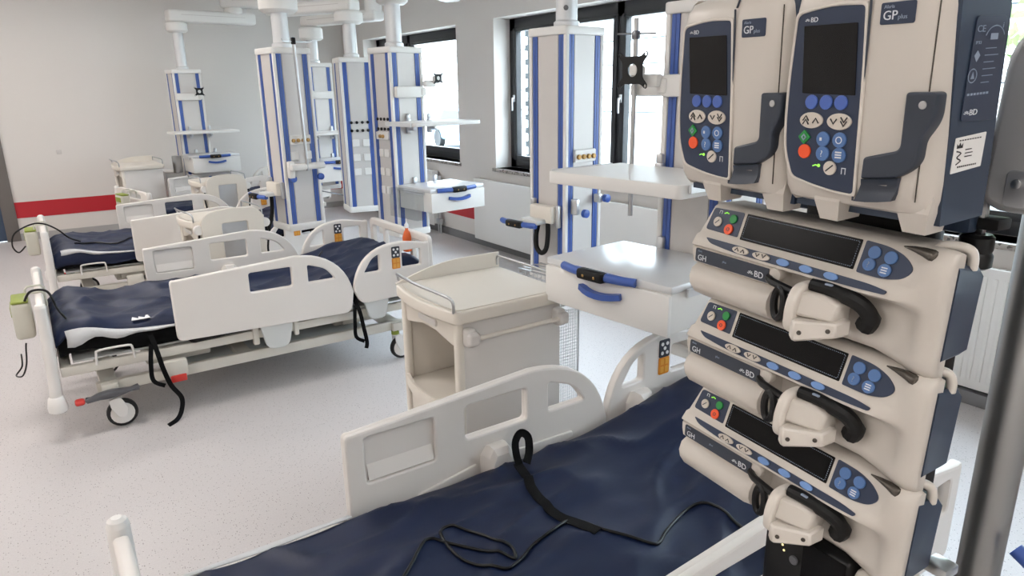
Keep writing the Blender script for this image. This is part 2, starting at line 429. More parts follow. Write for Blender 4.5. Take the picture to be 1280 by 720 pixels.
# ================================================================ hospital beds (x from foot to head, y across, z up)
XZ = lambda y, s: axes((0, y, 0), (1, 0, 0), (0, 0, 1), (0, s, 0))    # draw in x,z; thickness towards s*y
BED = {}
def arc_pts(p0, p1, p2, n=8):
    p0, p1, p2 = Vector(p0), Vector(p1), Vector(p2)
    return [tuple(p0*(1-t)**2 + p1*2*t*(1-t) + p2*t*t) for t in [i/n for i in range(n+1)]]
def make_bed(root, lowered_near_head=False, headboard=True):
    if not BED:
        for s in (-1, 1):
            out = rounded([(.585, .765), (.585, .425), (1.57, .40), (1.59, .53)], [.025, .03, .05, 0], 4)
            out = [(p[0], p[1]) for p in out][:-1] + arc_pts((1.59, .53), (1.535, .79), (1.25, .80), 10)
            h1 = rounded(rect(.985, 1.225, .628, .742), .014)
            h2 = rounded([(1.318, .738), (1.318, .632), (1.48, .632), (1.43, .70)], [.012, .012, .014, .05])
            bm = bmesh.new()
            padd(bm, [out, h1, h2], .022, XZ(.486*s, s), .007); padd(bm, [out, h1, h2, rounded(rect(.645, .875, .592, .738), .014)], .018, XZ(.472*s, s), .007)
            fr = from_bm('foot_rail', bm, 'bed_cream'); fr.data.materials[0] = MATS['bed_cream']
            BED['fr', s] = [fr]
            # inner-face details: grip recess, stiffening ledge, hinge housing
            bm = bmesh.new()
            V = [bm.verts.new(p) for p in ((.652, s*.474, .598), (.868, s*.474, .598), (.868, s*.487, .650), (.652, s*.487, .650), (.652, s*.490, .598), (.868, s*.490, .598))]
            for f in ((0, 1, 2, 3), (0, 3, 4), (1, 5, 2), (0, 4, 5, 1), (2, 5, 4, 3)): bm.faces.new([V[q] for q in f])
            bmesh.ops.recalc_face_normals(bm, faces=bm.faces[:]); BED['fr', s].append(from_bm('grip_slope', bm, 'bed_cream', None, 20))
            bm = bmesh.new(); padd(bm, [rounded([(.80, .50), (1.02, .535), (1.02, .46), (.80, .455)], .01)], .01, XZ(.472*s, -s), .004)
            BED['fr', s].append(from_bm('stiffening_ledge', bm, 'bed_cream')); bm = bmesh.new(); padd(bm, [rounded([(1.17, .535), (1.42, .53), (1.42, .505), (1.17, .46)], .01)], .01, XZ(.472*s, -s), .004)
            BED['fr', s].append(from_bm('stiffening_ledge', bm, 'bed_cream'))
            loops = []
            for q, (w_, zt, y_) in enumerate([(.055, .585, .0), (.052, .59, .02), (.045, .585, .042), (.035, .565, .055)]):
                loops.append([(1.09 - w_, s*(.472 - y_), .36), (1.09 + w_, s*(.472 - y_), .36), (1.09 + w_, s*(.472 - y_), zt - .03), (1.09 + w_*.6, s*(.472 - y_), zt), (1.09 - w_*.6, s*(.472 - y_), zt), (1.09 - w_, s*(.472 - y_), zt - .03)])
            BED['fr', s].append(loft('hinge_cover', loops, 'bed_cream', sharp=30))
            # outer skirt of the hinge, below the rail
            bm = bmesh.new(); padd(bm, [rounded([(1.02, .42), (1.21, .41), (1.18, .26), (1.05, .265)], [.01, .01, .05, .05])], .03, XZ(.455*s, s), .008)
            BED['fr', s].append(from_bm('hinge_skirt', bm, 'bed_grey'))
            bm = bmesh.new(); badd(bm, (1.0, .44*s, .36), (.035, .04, .12), .008)
            BED['fr', s].append(from_bm('hinge_arm', bm, 'frame_paint'))
            bm = bmesh.new(); badd(bm, (1.235, .44*s, .36), (.03, .04, .10), .008); BED['fr', s].append(from_bm('hinge_arm', bm, 'frame_paint'))
            # head rail
            ho = rounded([(2.12, .785), (2.12, .45), (1.63, .44), (1.592, .54)], [.03, .04, .05, 0], 4)[:-1]
            ho = ho + arc_pts((1.592, .54), (1.63, .80), (1.92, .80), 10)
            g1 = rounded([(1.665, .632), (1.77, .632), (1.77, .738), (1.72, .715)], [.012, .012, .012, .03])
            g2 = rounded(rect(1.925, 2.055, .632, .738), .014)
            bm = bmesh.new(); padd(bm, [ho, g1, g2], .036, XZ(.472*s, s), .010)
            BED['hr', s] = [from_bm('head_rail', bm, 'bed_cream')]
            for yy, dd in ((.472*s, -s), (.508*s, s)):
                nm = XZ(yy, dd)
                bm = bmesh.new(); padd(bm, [rounded(rect(1.852, 1.908, .700, .772), .008)], .004, nm, .001); BED['hr', s].append(from_bm('keypad', bm, 'keypad_dark'))
                bm = bmesh.new(); padd(bm, [rounded(rect(1.852, 1.908, .630, .700), .008)], .004, nm, .001); BED['hr', s].append(from_bm('keypad', bm, 'keypad_orange'))
                bm = bmesh.new()
                for (kx, kz) in ((1.867, .755), (1.893, .755), (1.88, .737), (1.867, .718), (1.893, .718)): padd(bm, [ellipse(kx, kz, .0075, n=10)], .0055, nm)
                BED['hr', s].append(from_bm('key', bm, 'key_white'))
                bm = bmesh.new()
                for (kx, kz) in ((1.868, .682), (1.892, .682), (1.868, .650), (1.892, .650)): padd(bm, [rounded(rect(kx-.009, kx+.009, kz-.012, kz+.012), .004)], .0055, nm)
                BED['hr', s].append(from_bm('key', bm, 'key_orange'))
            loops = []
            for (w_, zt, y_) in [(.06, .60, .0), (.056, .605, .02), (.046, .60, .045), (.035, .58, .06)]:
                loops.append([(1.745 - w_, s*(.472 - y_), .40), (1.745 + w_, s*(.472 - y_), .40), (1.745 + w_, s*(.472 - y_), zt - .04), (1.745 + w_*.6, s*(.472 - y_), zt), (1.745 - w_*.6, s*(.472 - y_), zt), (1.745 - w_, s*(.472 - y_), zt - .04)])
            BED['hr', s].append(loft('hinge_cover', loops, 'bed_cream', sharp=30))
            bm = bmesh.new(); padd(bm, [rounded([(1.66, .45), (1.83, .44), (1.80, .315), (1.69, .32)], [.01, .01, .04, .04])], .03, XZ(.455*s, s), .008)
            BED['hr', s].append(from_bm('hinge_skirt', bm, 'bed_grey'))
        # foot board: moulded panel with two upright posts
        YZ = lambda x, sx: axes((x, 0, 0), (0, sx, 0), (0, 0, 1), (sx, 0, 0))
        fo = rounded([(-.455, .36), (.455, .36), (.46, .69), (.36, .735), (-.36, .735), (-.46, .69)], [.03, .03, .05, .08, .08, .05], 5)
        BED['fb'] = [plate('footboard', [fo, rounded(rect(-.26, .26, .645, .695), .024)], .034, 'bed_cream', None, YZ(-.005, 1), bev=.010, res=2)]
        for s in (-1, 1):
            bm = bmesh.new(); tadd(bm, [(.012, s*.462, .715), (.012, s*.462, .55), (.005, s*.462, .30), (.0, s*.462, .21)], [.026, .027, .027, .030], 12)
            tadd(bm, [(.012, s*.462, .715), (.012, s*.462, .730), (.012, s*.462, .737)], [.026, .022, .012], 12)
            BED['fb'].append(from_bm('post', bm, 'bed_white'))
            BED['fb'].append(lathe('corner_bumper', [(.03, 0), (.043, .008), (.045, .03), (.036, .08), (.03, .085)], 'bed_white', None, 16, Matrix.Translation((0, s*.462, .165))))
        ho = rounded([(-.465, .42), (.465, .42), (.465, .80), (-.465, .80)], [.03, .03, .05, .05], 5)
        BED['hb'] = [plate('headboard', [ho, rounded(rect(-.20, .20, .56, .745), .03), rounded(rect(.235, .415, .56, .745), .03), rounded(rect(-.415, -.235, .56, .745), .03)], .038, 'bed_cream', None, YZ(2.13, 1), bev=.011, res=2)]
        # undercarriage
        BED['base'] = boxes('base_frame', [(.18, 1.95, s*.40 - .02, s*.40 + .02, .195, .255) for s in (-1, 1)] + [(.20, .28, -.45, .45, .19, .25), (1.86, 1.93, -.45, .45, .19, .25), (.9, .98, -.38, .38, .20, .25)], 'frame_paint', None, .006)
        BED['cover'] = boxes('base_cover', [(.55, 1.75, -.36, .36, .17, .215)], 'bed_grey', None, .02)
        BED['deck'] = boxes('deck_frame', [(.04, 2.10, s*.43 - .018, s*.43 + .018, .335, .385) for s in (-1, 1)] + [(.04, .09, -.43, .43, .335, .385), (2.05, 2.10, -.43, .43, .335, .385), (.75, .80, -.43, .43, .34, .38), (1.35, 1.4, -.43, .43, .34, .38)], 'frame_paint', None, .006)
        BED['deckp'] = [boxes('deck_panel', [(a, b, -.40, .40, .385, .397)], 'bed_grey', None, .004) for a, b in ((.10, .74), (.78, 1.02), (1.06, 1.34), (1.40, 2.04))]
        BED['lift'] = []
        for xx in (.52, 1.62):
            bm = bmesh.new(); badd(bm, (xx, 0, .29), (.16, .5, .10), .015); badd(bm, (xx + .1, .3, .29), (.30, .05, .05), .01, 2); badd(bm, (xx + .1, -.3, .29), (.30, .05, .05), .01, 2)
            BED['lift'].append(from_bm('lift_unit', bm, 'frame_paint'))
        bm = bmesh.new(); tadd(bm, [(.75, -.1, .29), (1.35, -.1, .29)], .03, 12); BED['lift'].append(from_bm('actuator', bm, 'pedal_grey'))
        BED['loop'] = []
        for s in (-1, 1):
            for x0 in (.20, ):
                bm = bmesh.new(); tadd(bm, smooth_path([(x0, s*.452, .37), (x0 + .004, s*.462, .43), (x0 + .02, s*.462, .448), (x0 + .15, s*.462, .448), (x0 + .17, s*.462, .43), (x0 + .174, s*.452, .37)], 3), .006, 6)
                BED['loop'].append(from_bm('wire_loop', bm, 'bed_white'))
        BED['tab'] = []
        for s in (-1, 1):
            bm = bmesh.new(); badd(bm, (.56, s*.455, .27), (.12, .05, .09), .012); BED['tab'].append([from_bm('release_box', bm, 'frame_paint')])
            bm = bmesh.new(); badd(bm, (.565, s*.476, .212), (.08, .02, .04), .006); BED['tab'][-1].append(from_bm('release_tab', bm, 'red_plastic'))
        # castor: fork, wheel, tyre
        bm = bmesh.new(); tadd(bm, [(-.035, 0, .20), (-.035, 0, .165)], .022, 12)
        for s in (-1, 1):
            padd(bm, [rounded([(-.055, .17), (.0, .175), (.03, .11), (.018, .06), (-.018, .06), (-.05, .12)], .015)], .010, axes((0, s*.028 - .005, 0), (1, 0, 0), (0, 0, 1), (0, -1, 0)), .002)
        BED['fork'] = from_bm('castor', bm, 'bed_white')
        Wm = axes((0, 0, .075), (1, 0, 0), (0, 0, 1), (0, -1, 0))
        BED['wheel'] = lathe('wheel', [(.01, -.024), (.045, -.024), (.058, -.02), (.058, .02), (.045, .024), (.01, .024)], 'bed_white', None, 20, Wm)
        BED['tyre'] = lathe('tyre', [(.057, -.018), (.068, -.018), (.075, -.010), (.075, .010), (.068, .018), (.057, .018)], 'tyre', None, 24, Wm)
        bm = bmesh.new(); padd(bm, [rounded([(-.13, .0), (-.06, .028), (.0, .034), (.06, .026), (.14, .02), (.06, .0), (.0, -.012), (-.06, -.006)], .015)], .05, axes((0, .025, .195), (1, 0, 0), (0, 0, 1), (0, -1, 0)), .012)
        BED['pedal'] = from_bm('brake_pedal', bm, 'pedal_grey')
        bm = bmesh.new(); badd(bm, (-.145, 0, .197), (.045, .056, .026), .012, 3); BED['tip'] = from_bm('pedal_tip', bm, 'red_plastic')
        bm = bmesh.new(); badd(bm, (.0, 0, .25), (.05, .04, .10), .01); BED['stem'] = from_bm('castor_stem', bm, 'frame_paint')
        bm = bmesh.new(); tadd(bm, [(-.035, 0, .198), (-.035, 0, .172)], .026, 12); BED['ring'] = from_bm('castor_ring', bm, 'green_lid')
        protos.extend([o for v in BED.values() for o in flatten(v)])
    def put(o, par=root, loc=(0, 0, 0)): return copy_of(o, par, loc)
    for s in (-1, 1):
        for kx in ('fr', 'hr'):
            L = BED[kx, s]; drop = -.155 if (lowered_near_head and kx == 'hr' and s == -1) else 0
            r = put(L[0], root, (0, 0, drop))
            for q in L[1:]: put(q, r)
    f = put(BED['fb'][0]); [put(q, f) for q in BED['fb'][1:]]
    if headboard: put(BED['hb'][0])
    b = put(BED['base']); put(BED['cover'], b)
    d = put(BED['deck']); [put(q, d) for q in BED['deckp']]; [put(q, d) for q in BED['loop']]
    for q in BED['lift']: put(q)
    for t in BED['tab']: r = put(t[0]); put(t[1], r)
    for i, (cx, cy) in enumerate(((.24, -.43), (.24, .43), (1.88, -.43), (1.88, .43))):
        c = put(BED['fork'], root, (cx + .035, cy, 0)); put(BED['wheel'], c); put(BED['tyre'], c)
        if i < 2:
            p = put(BED['pedal'], root, (cx, cy - .0 + (-.045 if cy < 0 else .045), .0)); put(BED['tip'], p)
        else: put(BED['ring'], c)
protos = []
def flatten(v):
    if isinstance(v, (list, tuple)): return [x for q in v for x in flatten(q)]
    return [v]

def mattress(root, seed, raise_head=.09, sag=.0, fold=True, res=(110, 46), amp=1.0, bump_=0., near=1.0, zt=.535):
    """air mattress: black core, wrinkled navy cover, light lining peeping out"""
    rnd = random.Random(seed); x0, x1, hw = .05, 2.08, .432; zb = .40
    def lift(x):
        t = max(0, (x - 1.30) / (x1 - 1.30)); return raise_head * t * t * (3 - 2*t) + bump_ * math.exp(-((x - .16) / .13) ** 2)
    bm = bmesh.new(); sec = []
    for i in range(29):
        x = x0 + (x1 - x0) * i / 28; e = min(i, 28 - i); k = 1 - .10 * max(0, 1 - e/2) ** 2; L = lift(x)
        b = .004 * math.sin(i * 1.55)
        y = (hw - .012) * (1 if e > 0 else .985); hgt = (zt - .012 - zb) * k
        prof = [(-y + .02, zb), (-y - b, zb + .03), (-y - b, zb + hgt*.5), (-y - b, zb + hgt - .03), (-y + .03, zb + hgt), (y - .03, zb + hgt), (y + b, zb + hgt - .03), (y + b, zb + hgt*.5), (y + b, zb + .03), (y - .02, zb)]
        sec.append([(x, p[0], p[1] + L) for p in prof])
    loft('core', sec, 'black_fabric', root, 50)
    # cover sheet
    NX, NY = res; off = Vector((seed * 7.3, seed * 3.1, 0)); V = {}; drop = .13
    bm = bmesh.new(); tot = 2 * hw + 2 * drop
    for i in range(NX + 1):
        fx = i / NX; x = x0 - .01 + (x1 - x0 + .02) * fx
        for j in range(NY + 1):
            s = -drop - hw + tot * j / NY          # arclength across
            n1 = noise.noise(Vector((x * 2.2, s * 2.6, 0)) + off); n2 = noise.noise(Vector((x * 6 + s * 5, s * 9 - x*2, 3)) + off); n3 = noise.noise(Vector((x*3.5 - s*4, x*2+s*3, 9)) + off)
            fold_ = (1 - abs(n3) * 2.6); fold_ = max(0, fold_) ** 3
            n4 = noise.noise(Vector((x*1.1 + s*2.4, s*.9 - x*.5, 14)) + off); f4 = max(0, 1 - abs(n4) * 5) ** 2; wr = amp * (.012 * n1 + .006 * n2 + .012 * fold_ + .014 * f4)
            r = .045; ed = hw + .004
            lim = (near if s < 0 else 1.0) * drop * (.55 + .45 * (noise.noise(Vector((x * 1.7, 20 if s > 0 else 40, seed))) + .5))
            a = abs(s)
            if a < ed - r: y = a; z = zt + wr; 
            else:
                t = min((a - ed + r) / (r * 1.4), PI / 2 * 1.0); down = max(0, a - (ed - r) - r * 1.4 * PI / 2)
                y = ed - r + r * math.sin(t) + amp * .012 * n2 * (t / 1.57) + .004; z = zt - r + r * math.cos(t) + wr * (1 - t/1.57) - min(down, lim)
            endd = min(fx, 1 - fx) * (x1 - x0)
            if endd < .05: z -= (.05 - endd) * .6
            z = max(z, .42)
            if sag: z -= sag * max(0, (abs(y) / hw) ** 4) * .5
            V[i, j] = bm.verts.new((x, math.copysign(y, s), z + lift(x) + .002))
    for i in range(NX):
        for j in range(NY): bm.faces.new((V[i, j], V[i+1, j], V[i+1, j+1], V[i, j+1]))
    me = from_bm('cover', bm, 'navy_cover', root, 180)
    sol = me.modifiers.new('thick', 'SOLIDIFY'); sol.thickness = .003; sol.offset = -1
    return lift

def air_pump(loc, rot, label, cable_pts, cable_label):
    t = thing('mattress_air_pump', label, 'pump', loc, rot, 'air pumps hung on the bed foot boards')
    box('body', -.10, -.015, -.10, .10, -.19, 0, 'box_grey', t, .02, 3)
    box('lid', -.095, -.02, -.095, .095, -.002, .012, 'green_lid', t, .012, 2)
    box('display', -.103, -.099, -.07, .07, -.07, -.02, 'green_lid', t, .001)
    for y in (-.08, .08):
        tube('hook', [(-.03, y, -.03), (-.03, y, .03), (-.015, y, .045), (.04, y, .045), (.054, y, .03), (.054, y, -.03)], .006, 'box_grey', t, 6)
    if cable_pts:
        tag(tube('mattress_cable', cable_pts, .006, 'black_plastic', None, 6, sm=6), cable_label, 'cable')
    return t
BEDS = [  # x foot, y centre, rotation, height offset
    ('white hospital bed nearest the pump tower, navy mattress, black cable on it', .02, 1.26, 0, 0),
    ('cream hospital bed with orange bottle at its head and a solid side rail', -.08, 4.41, 0, 0),
    ('cream hospital bed with one head rail lowered, standing beside the hanging column with a rod', .0, 6.63, 0, 0),
    ('cream hospital bed turned askew in front of the back wall', .86, 8.45, .22, 0)]
beds = []
for i, (lab, bx, by, rz, dz) in enumerate(BEDS):
    t = thing('hospital_bed', lab, 'bed', (bx, by, 0), rz, 'hospital beds in the ward')
    make_bed(t, lowered_near_head=(i in (0, 2)), headboard=(i != 0)); beds.append(t)
    if dz:
        for ch in t.children:
            if ch.name.split('.')[0] in ('foot_rail', 'head_rail', 'footboard', 'headboard', 'deck_frame'): ch.location.z = dz
            if ch.name.split('.')[0] in ('release_box', 'lift_unit', 'actuator'): ch.location.z = -.06
    m = thing('mattress', ['dark navy covered air mattress with black cable and strap lying on it', 'navy covered black mattress with grey lining showing and straps hanging down',
                           'navy covered mattress with cable across it on the bed behind the solid rail', 'navy covered mattress on the askew bed by the back wall'][i], 'mattress', (bx, by, dz), rz, 'navy mattresses on the beds')
    lf = mattress(m, i + 1, raise_head=(.10, .12, .08, .05)[i], amp=(1.2, 1.4, 1.2, .8)[i], bump_=(0, .05, .03, 0)[i], near=(1, .0, .6, 1)[i], zt=(.53, .545, .54, .53)[i], res=(150, 60) if i == 0 else (90, 40))
    if i in (1, 2):
        # lining folded out along the foot end of the near side
        bm = bmesh.new(); pr = []
        for k in range(17):
            f = k / 16; x = .09 + .50 * f; h = (.10 if i == 1 else .04) * (1 - f) ** 1.4 * (.8 + .2 * math.sin(f * 17)) + .004
            zt_ = .545 + .04 * math.exp(-((x - .16) / .13) ** 2) - .035 * f; yy = -.452 - .004 * math.sin(f * 9)
            pr.append([bm.verts.new((x, yy + .004, zt_)), bm.verts.new((x + .004, yy - .008, zt_ - h * .5)), bm.verts.new((x, yy - .004, zt_ - h))])
        for a, b in zip(pr, pr[1:]):
            for q in range(2): bm.faces.new((a[q], b[q], b[q+1], a[q+1]))
        o = from_bm('lining', bm, 'lining', m, 60); o.modifiers.new('thick', 'SOLIDIFY').thickness = .004
        pm = [(.40, -.36), (.425, -.40), (.43, -.365), (.455, -.40), (.465, -.36), (.475, -.36), (.48, -.42), (.39, -.42)]
        if i == 1: plate('print_mark', [pm], .002, 'key_white', m, Matrix.Translation((0, 0, .562)))
    if i in (1,):
        for (sx, ln, cur) in ((.465, .46, 1), (1.60, .34, 0)):
            pts = [(sx - .01, -.40, .50), (sx, -.47, .47), (sx + .01, -.525, .40), (sx + .025, -.53, .30), (sx + .04 + .01*cur, -.53, .20), (sx + .06*cur + .03, -.535, .12 if cur else .16)]
            if cur: pts += [(sx + .08, -.54, .05), (sx + .05, -.56, .012), (sx + .0, -.60, .006)]
            tube('strap', pts, .01, 'black_fabric', m, sm=5, flat=(.024, .004), up=(0, -1, 0))
            tube('strap_loop', [(sx - .01, -.50, .44), (sx - .03, -.535, .34), (sx - .03, -.537, .25), (sx + .02, -.54, .21)], .01, 'black_fabric', m, sm=5, flat=(.022, .004), up=(0, -1, 0))
        bm = bmesh.new(); padd(bm, [rounded([(.60, .455), (.90, .455), (.84, .395), (.66, .385)], .02), rounded(rect(.68, .73, .415, .435), .01), rounded(rect(.755, .80, .415, .435), .01)], .02, XZ(-.44, -1), .005)
        from_bm('strap_buckle', bm, 'black_plastic', m)
# air pumps on foot boards, with their hoses
air_pump((-.08 - .015, 4.25, .70), 0, 'grey box pump with green lid on the foot board of the bed with hanging straps',
         [(-.13, 4.14, .715), (-.10, 4.13, .76), (-.05, 4.12, .765), (-.02, 4.11, .74), (.0, 4.1, .66), (.03, 4.1, .60)], 'black cable running over the foot board of the bed with hanging straps')
air_pump((.0 - .015, 6.55, .70), 0, 'grey box pump with green lid on the middle bed foot board, cable looping over',
         [(-.12, 6.42, .60), (-.17, 6.40, .56), (-.20, 6.38, .62), (-.17, 6.32, .72), (-.06, 6.29, .78), (.02, 6.30, .775), (.10, 6.32, .72), (.17, 6.34, .64), (.24, 6.36, .60)], 'black cable arching over the foot board of the middle bed')
air_pump((.815, 8.33, .70), .22, 'grey box pump with green lid on the foot board of the askew bed', None, '')
tag(tube('power_cable', [(-.19, 4.15, .44), (-.20, 4.2, .36), (-.23, 4.16, .33), (-.20, 4.09, .345), (-.175, 4.1, .40), (-.165, 4.14, .47), (-.16, 4.15, .495)], .004, 'black_plastic', None, 6, sm=5), 'small black cable loop dangling below the grey box pump on the bed with straps', 'cable')
# orange bottle hung at the head board of the second bed
bt = thing('spray_bottle', 'orange plastic bottle with white cap at the bed head board', 'bottle', (2.03, 4.20, .655))
lathe('bottle_body', [(.018, 0), (.030, .004), (.031, .10), (.02, .135), (.011, .15), (.011, .165)], 'orange_plastic', bt, 16)
lathe('cap', [(.014, .163), (.014, .185), (.005, .20), (.004, .225)], 'key_white', bt, 12)

# near bed: cable, strap with loop, white sheet edge
from mathutils.bvhtree import BVHTree
def drape_fn(cover, mw):
    bv = BVHTree.FromPolygons([mw @ v.co for v in cover.data.vertices], [tuple(p.vertices) for p in cover.data.polygons])
    def f(x, y, d=0.):
        h = bv.ray_cast(Vector((x, y, 3)), Vector((0, 0, -1))); return (x, y, (h[0].z if h[0] else .58) + d)
    return f
cov = [o for o in COL.objects if o.name.startswith('cover')]
for q, (lab_, pts_) in enumerate((('black cable lying across the navy mattress of the middle bed', [(.20, 6.40), (.34, 6.45), (.50, 6.36), (.66, 6.52), (.74, 6.72)]), ('black cable on the navy mattress seen through the rail with the straps', [(1.10, 4.72), (1.25, 4.66), (1.38, 4.74), (1.52, 4.64), (1.62, 4.74)]))):
    fn_ = drape_fn(cov[2 - q], Matrix.Translation(BEDS[2 - q][1:3] + (0,)))
    tag(tube('bed_cable', [fn_(p.x, p.y, .008) for p in smooth_path([(x, y, 0) for x, y in pts_], 6)], .006, 'black_plastic', None, 6), lab_, 'cable')
dr1 = drape_fn(cov[0], Matrix.Translation((.02, 1.26, 0)))
P_ = [(.50, 1.18), (.558, 1.316), (.644, 1.395), (.701, 1.431), (.741, 1.412), (.819, 1.322), (.850, 1.286), (.866, 1.262), (.88, 1.30), (.855, 1.34), (.824, 1.425), (.787, 1.473), (.753, 1.455), (.743, 1.406), (.753, 1.325), (.814, 1.244), (.854, 1.243), (.926, 1.268), (.995, 1.276), (1.077, 1.297), (1.099, 1.258), (1.114, 1.183), (1.154, 1.124), (1.19, 1.078), (1.263, 1.107), (1.383, 1.144), (1.443, 1.123), (1.438, 1.033), (1.43, .944)]
pth = smooth_path([(x, y, 0) for x, y in P_], 6)
mc = thing('mains_cable', 'long black cable looping over the navy mattress below the syringe pumps', 'cable', (0, 0, 0))
tube('cord', [dr1(p.x, p.y, .005) for p in pth], .0045, 'black_plastic', mc, 8)
e = dr1(1.43, .93, .012); box('plug', e[0] - .02, e[0] + .02, e[1] - .05, e[1] + .02, e[2] - .012, e[2] + .014, 'black_plastic', mc, .008)
st = thing('mattress_strap', 'flat black strap with a loop lying on the navy mattress by the side rail', 'strap', (0, 0, 0))
sp = smooth_path([(1.142, 1.64, 0), (1.11, 1.55, 0), (1.079, 1.476, 0), (1.062, 1.353, 0), (1.074, 1.277, 0), (1.085, 1.19, 0)], 6)
zz = [dr1(p.x, p.y, .006)[2] for p in sp]; zz = [max(zz[k], sum(zz[max(0, k-4):k+5]) / len(zz[max(0, k-4):k+5])) for k in range(len(zz))]
tube('strap_tail', [(p.x, p.y, z) for p, z in zip(sp, zz)], .01, 'black_fabric', st, flat=(.030, .004), up=(0, 0, 1))
b0 = dr1(1.142, 1.63, .004)
tube('strap_loop', [b0, (1.146, 1.655, b0[2] + .03), (1.155, 1.672, b0[2] + .065), (1.178, 1.675, b0[2] + .088), (1.20, 1.665, b0[2] + .07), (1.190, 1.645, b0[2] + .03), (1.165, 1.625, b0[2] + .006)], .01, 'black_fabric', st, sm=6, flat=(.026, .003), up=(0, -1, .3))
for q, y in ((1.14, 1.66), (1.20, 1.66)): pass
# white sheet peeping out along the far edge of the near mattress
bm = bmesh.new(); pr = []
for k_ in range(21):
    f = k_ / 20; x = .10 + .49 * f; w_ = .05 * math.sin(PI * f) ** .6 + .004
    pr.append([bm.verts.new((x, 1.26 + .415, .541 + .003 * math.sin(f*9))), bm.verts.new((x, 1.26 + .452, .527)), bm.verts.new((x, 1.26 + .462 + w_*.75*(1 - f**4), .497 - .01 * math.sin(f*5)))])
for a, b in zip(pr, pr[1:]):
    for q in range(2): bm.faces.new((a[q], b[q], b[q+1], a[q+1]))
o = from_bm('sheet_edge', bm, 'lining', None, 60); o.modifiers.new('thick', 'SOLIDIFY').thickness = .004
tag(o, 'strip of white sheet peeping out beside the navy mattress near the rail', 'sheet')
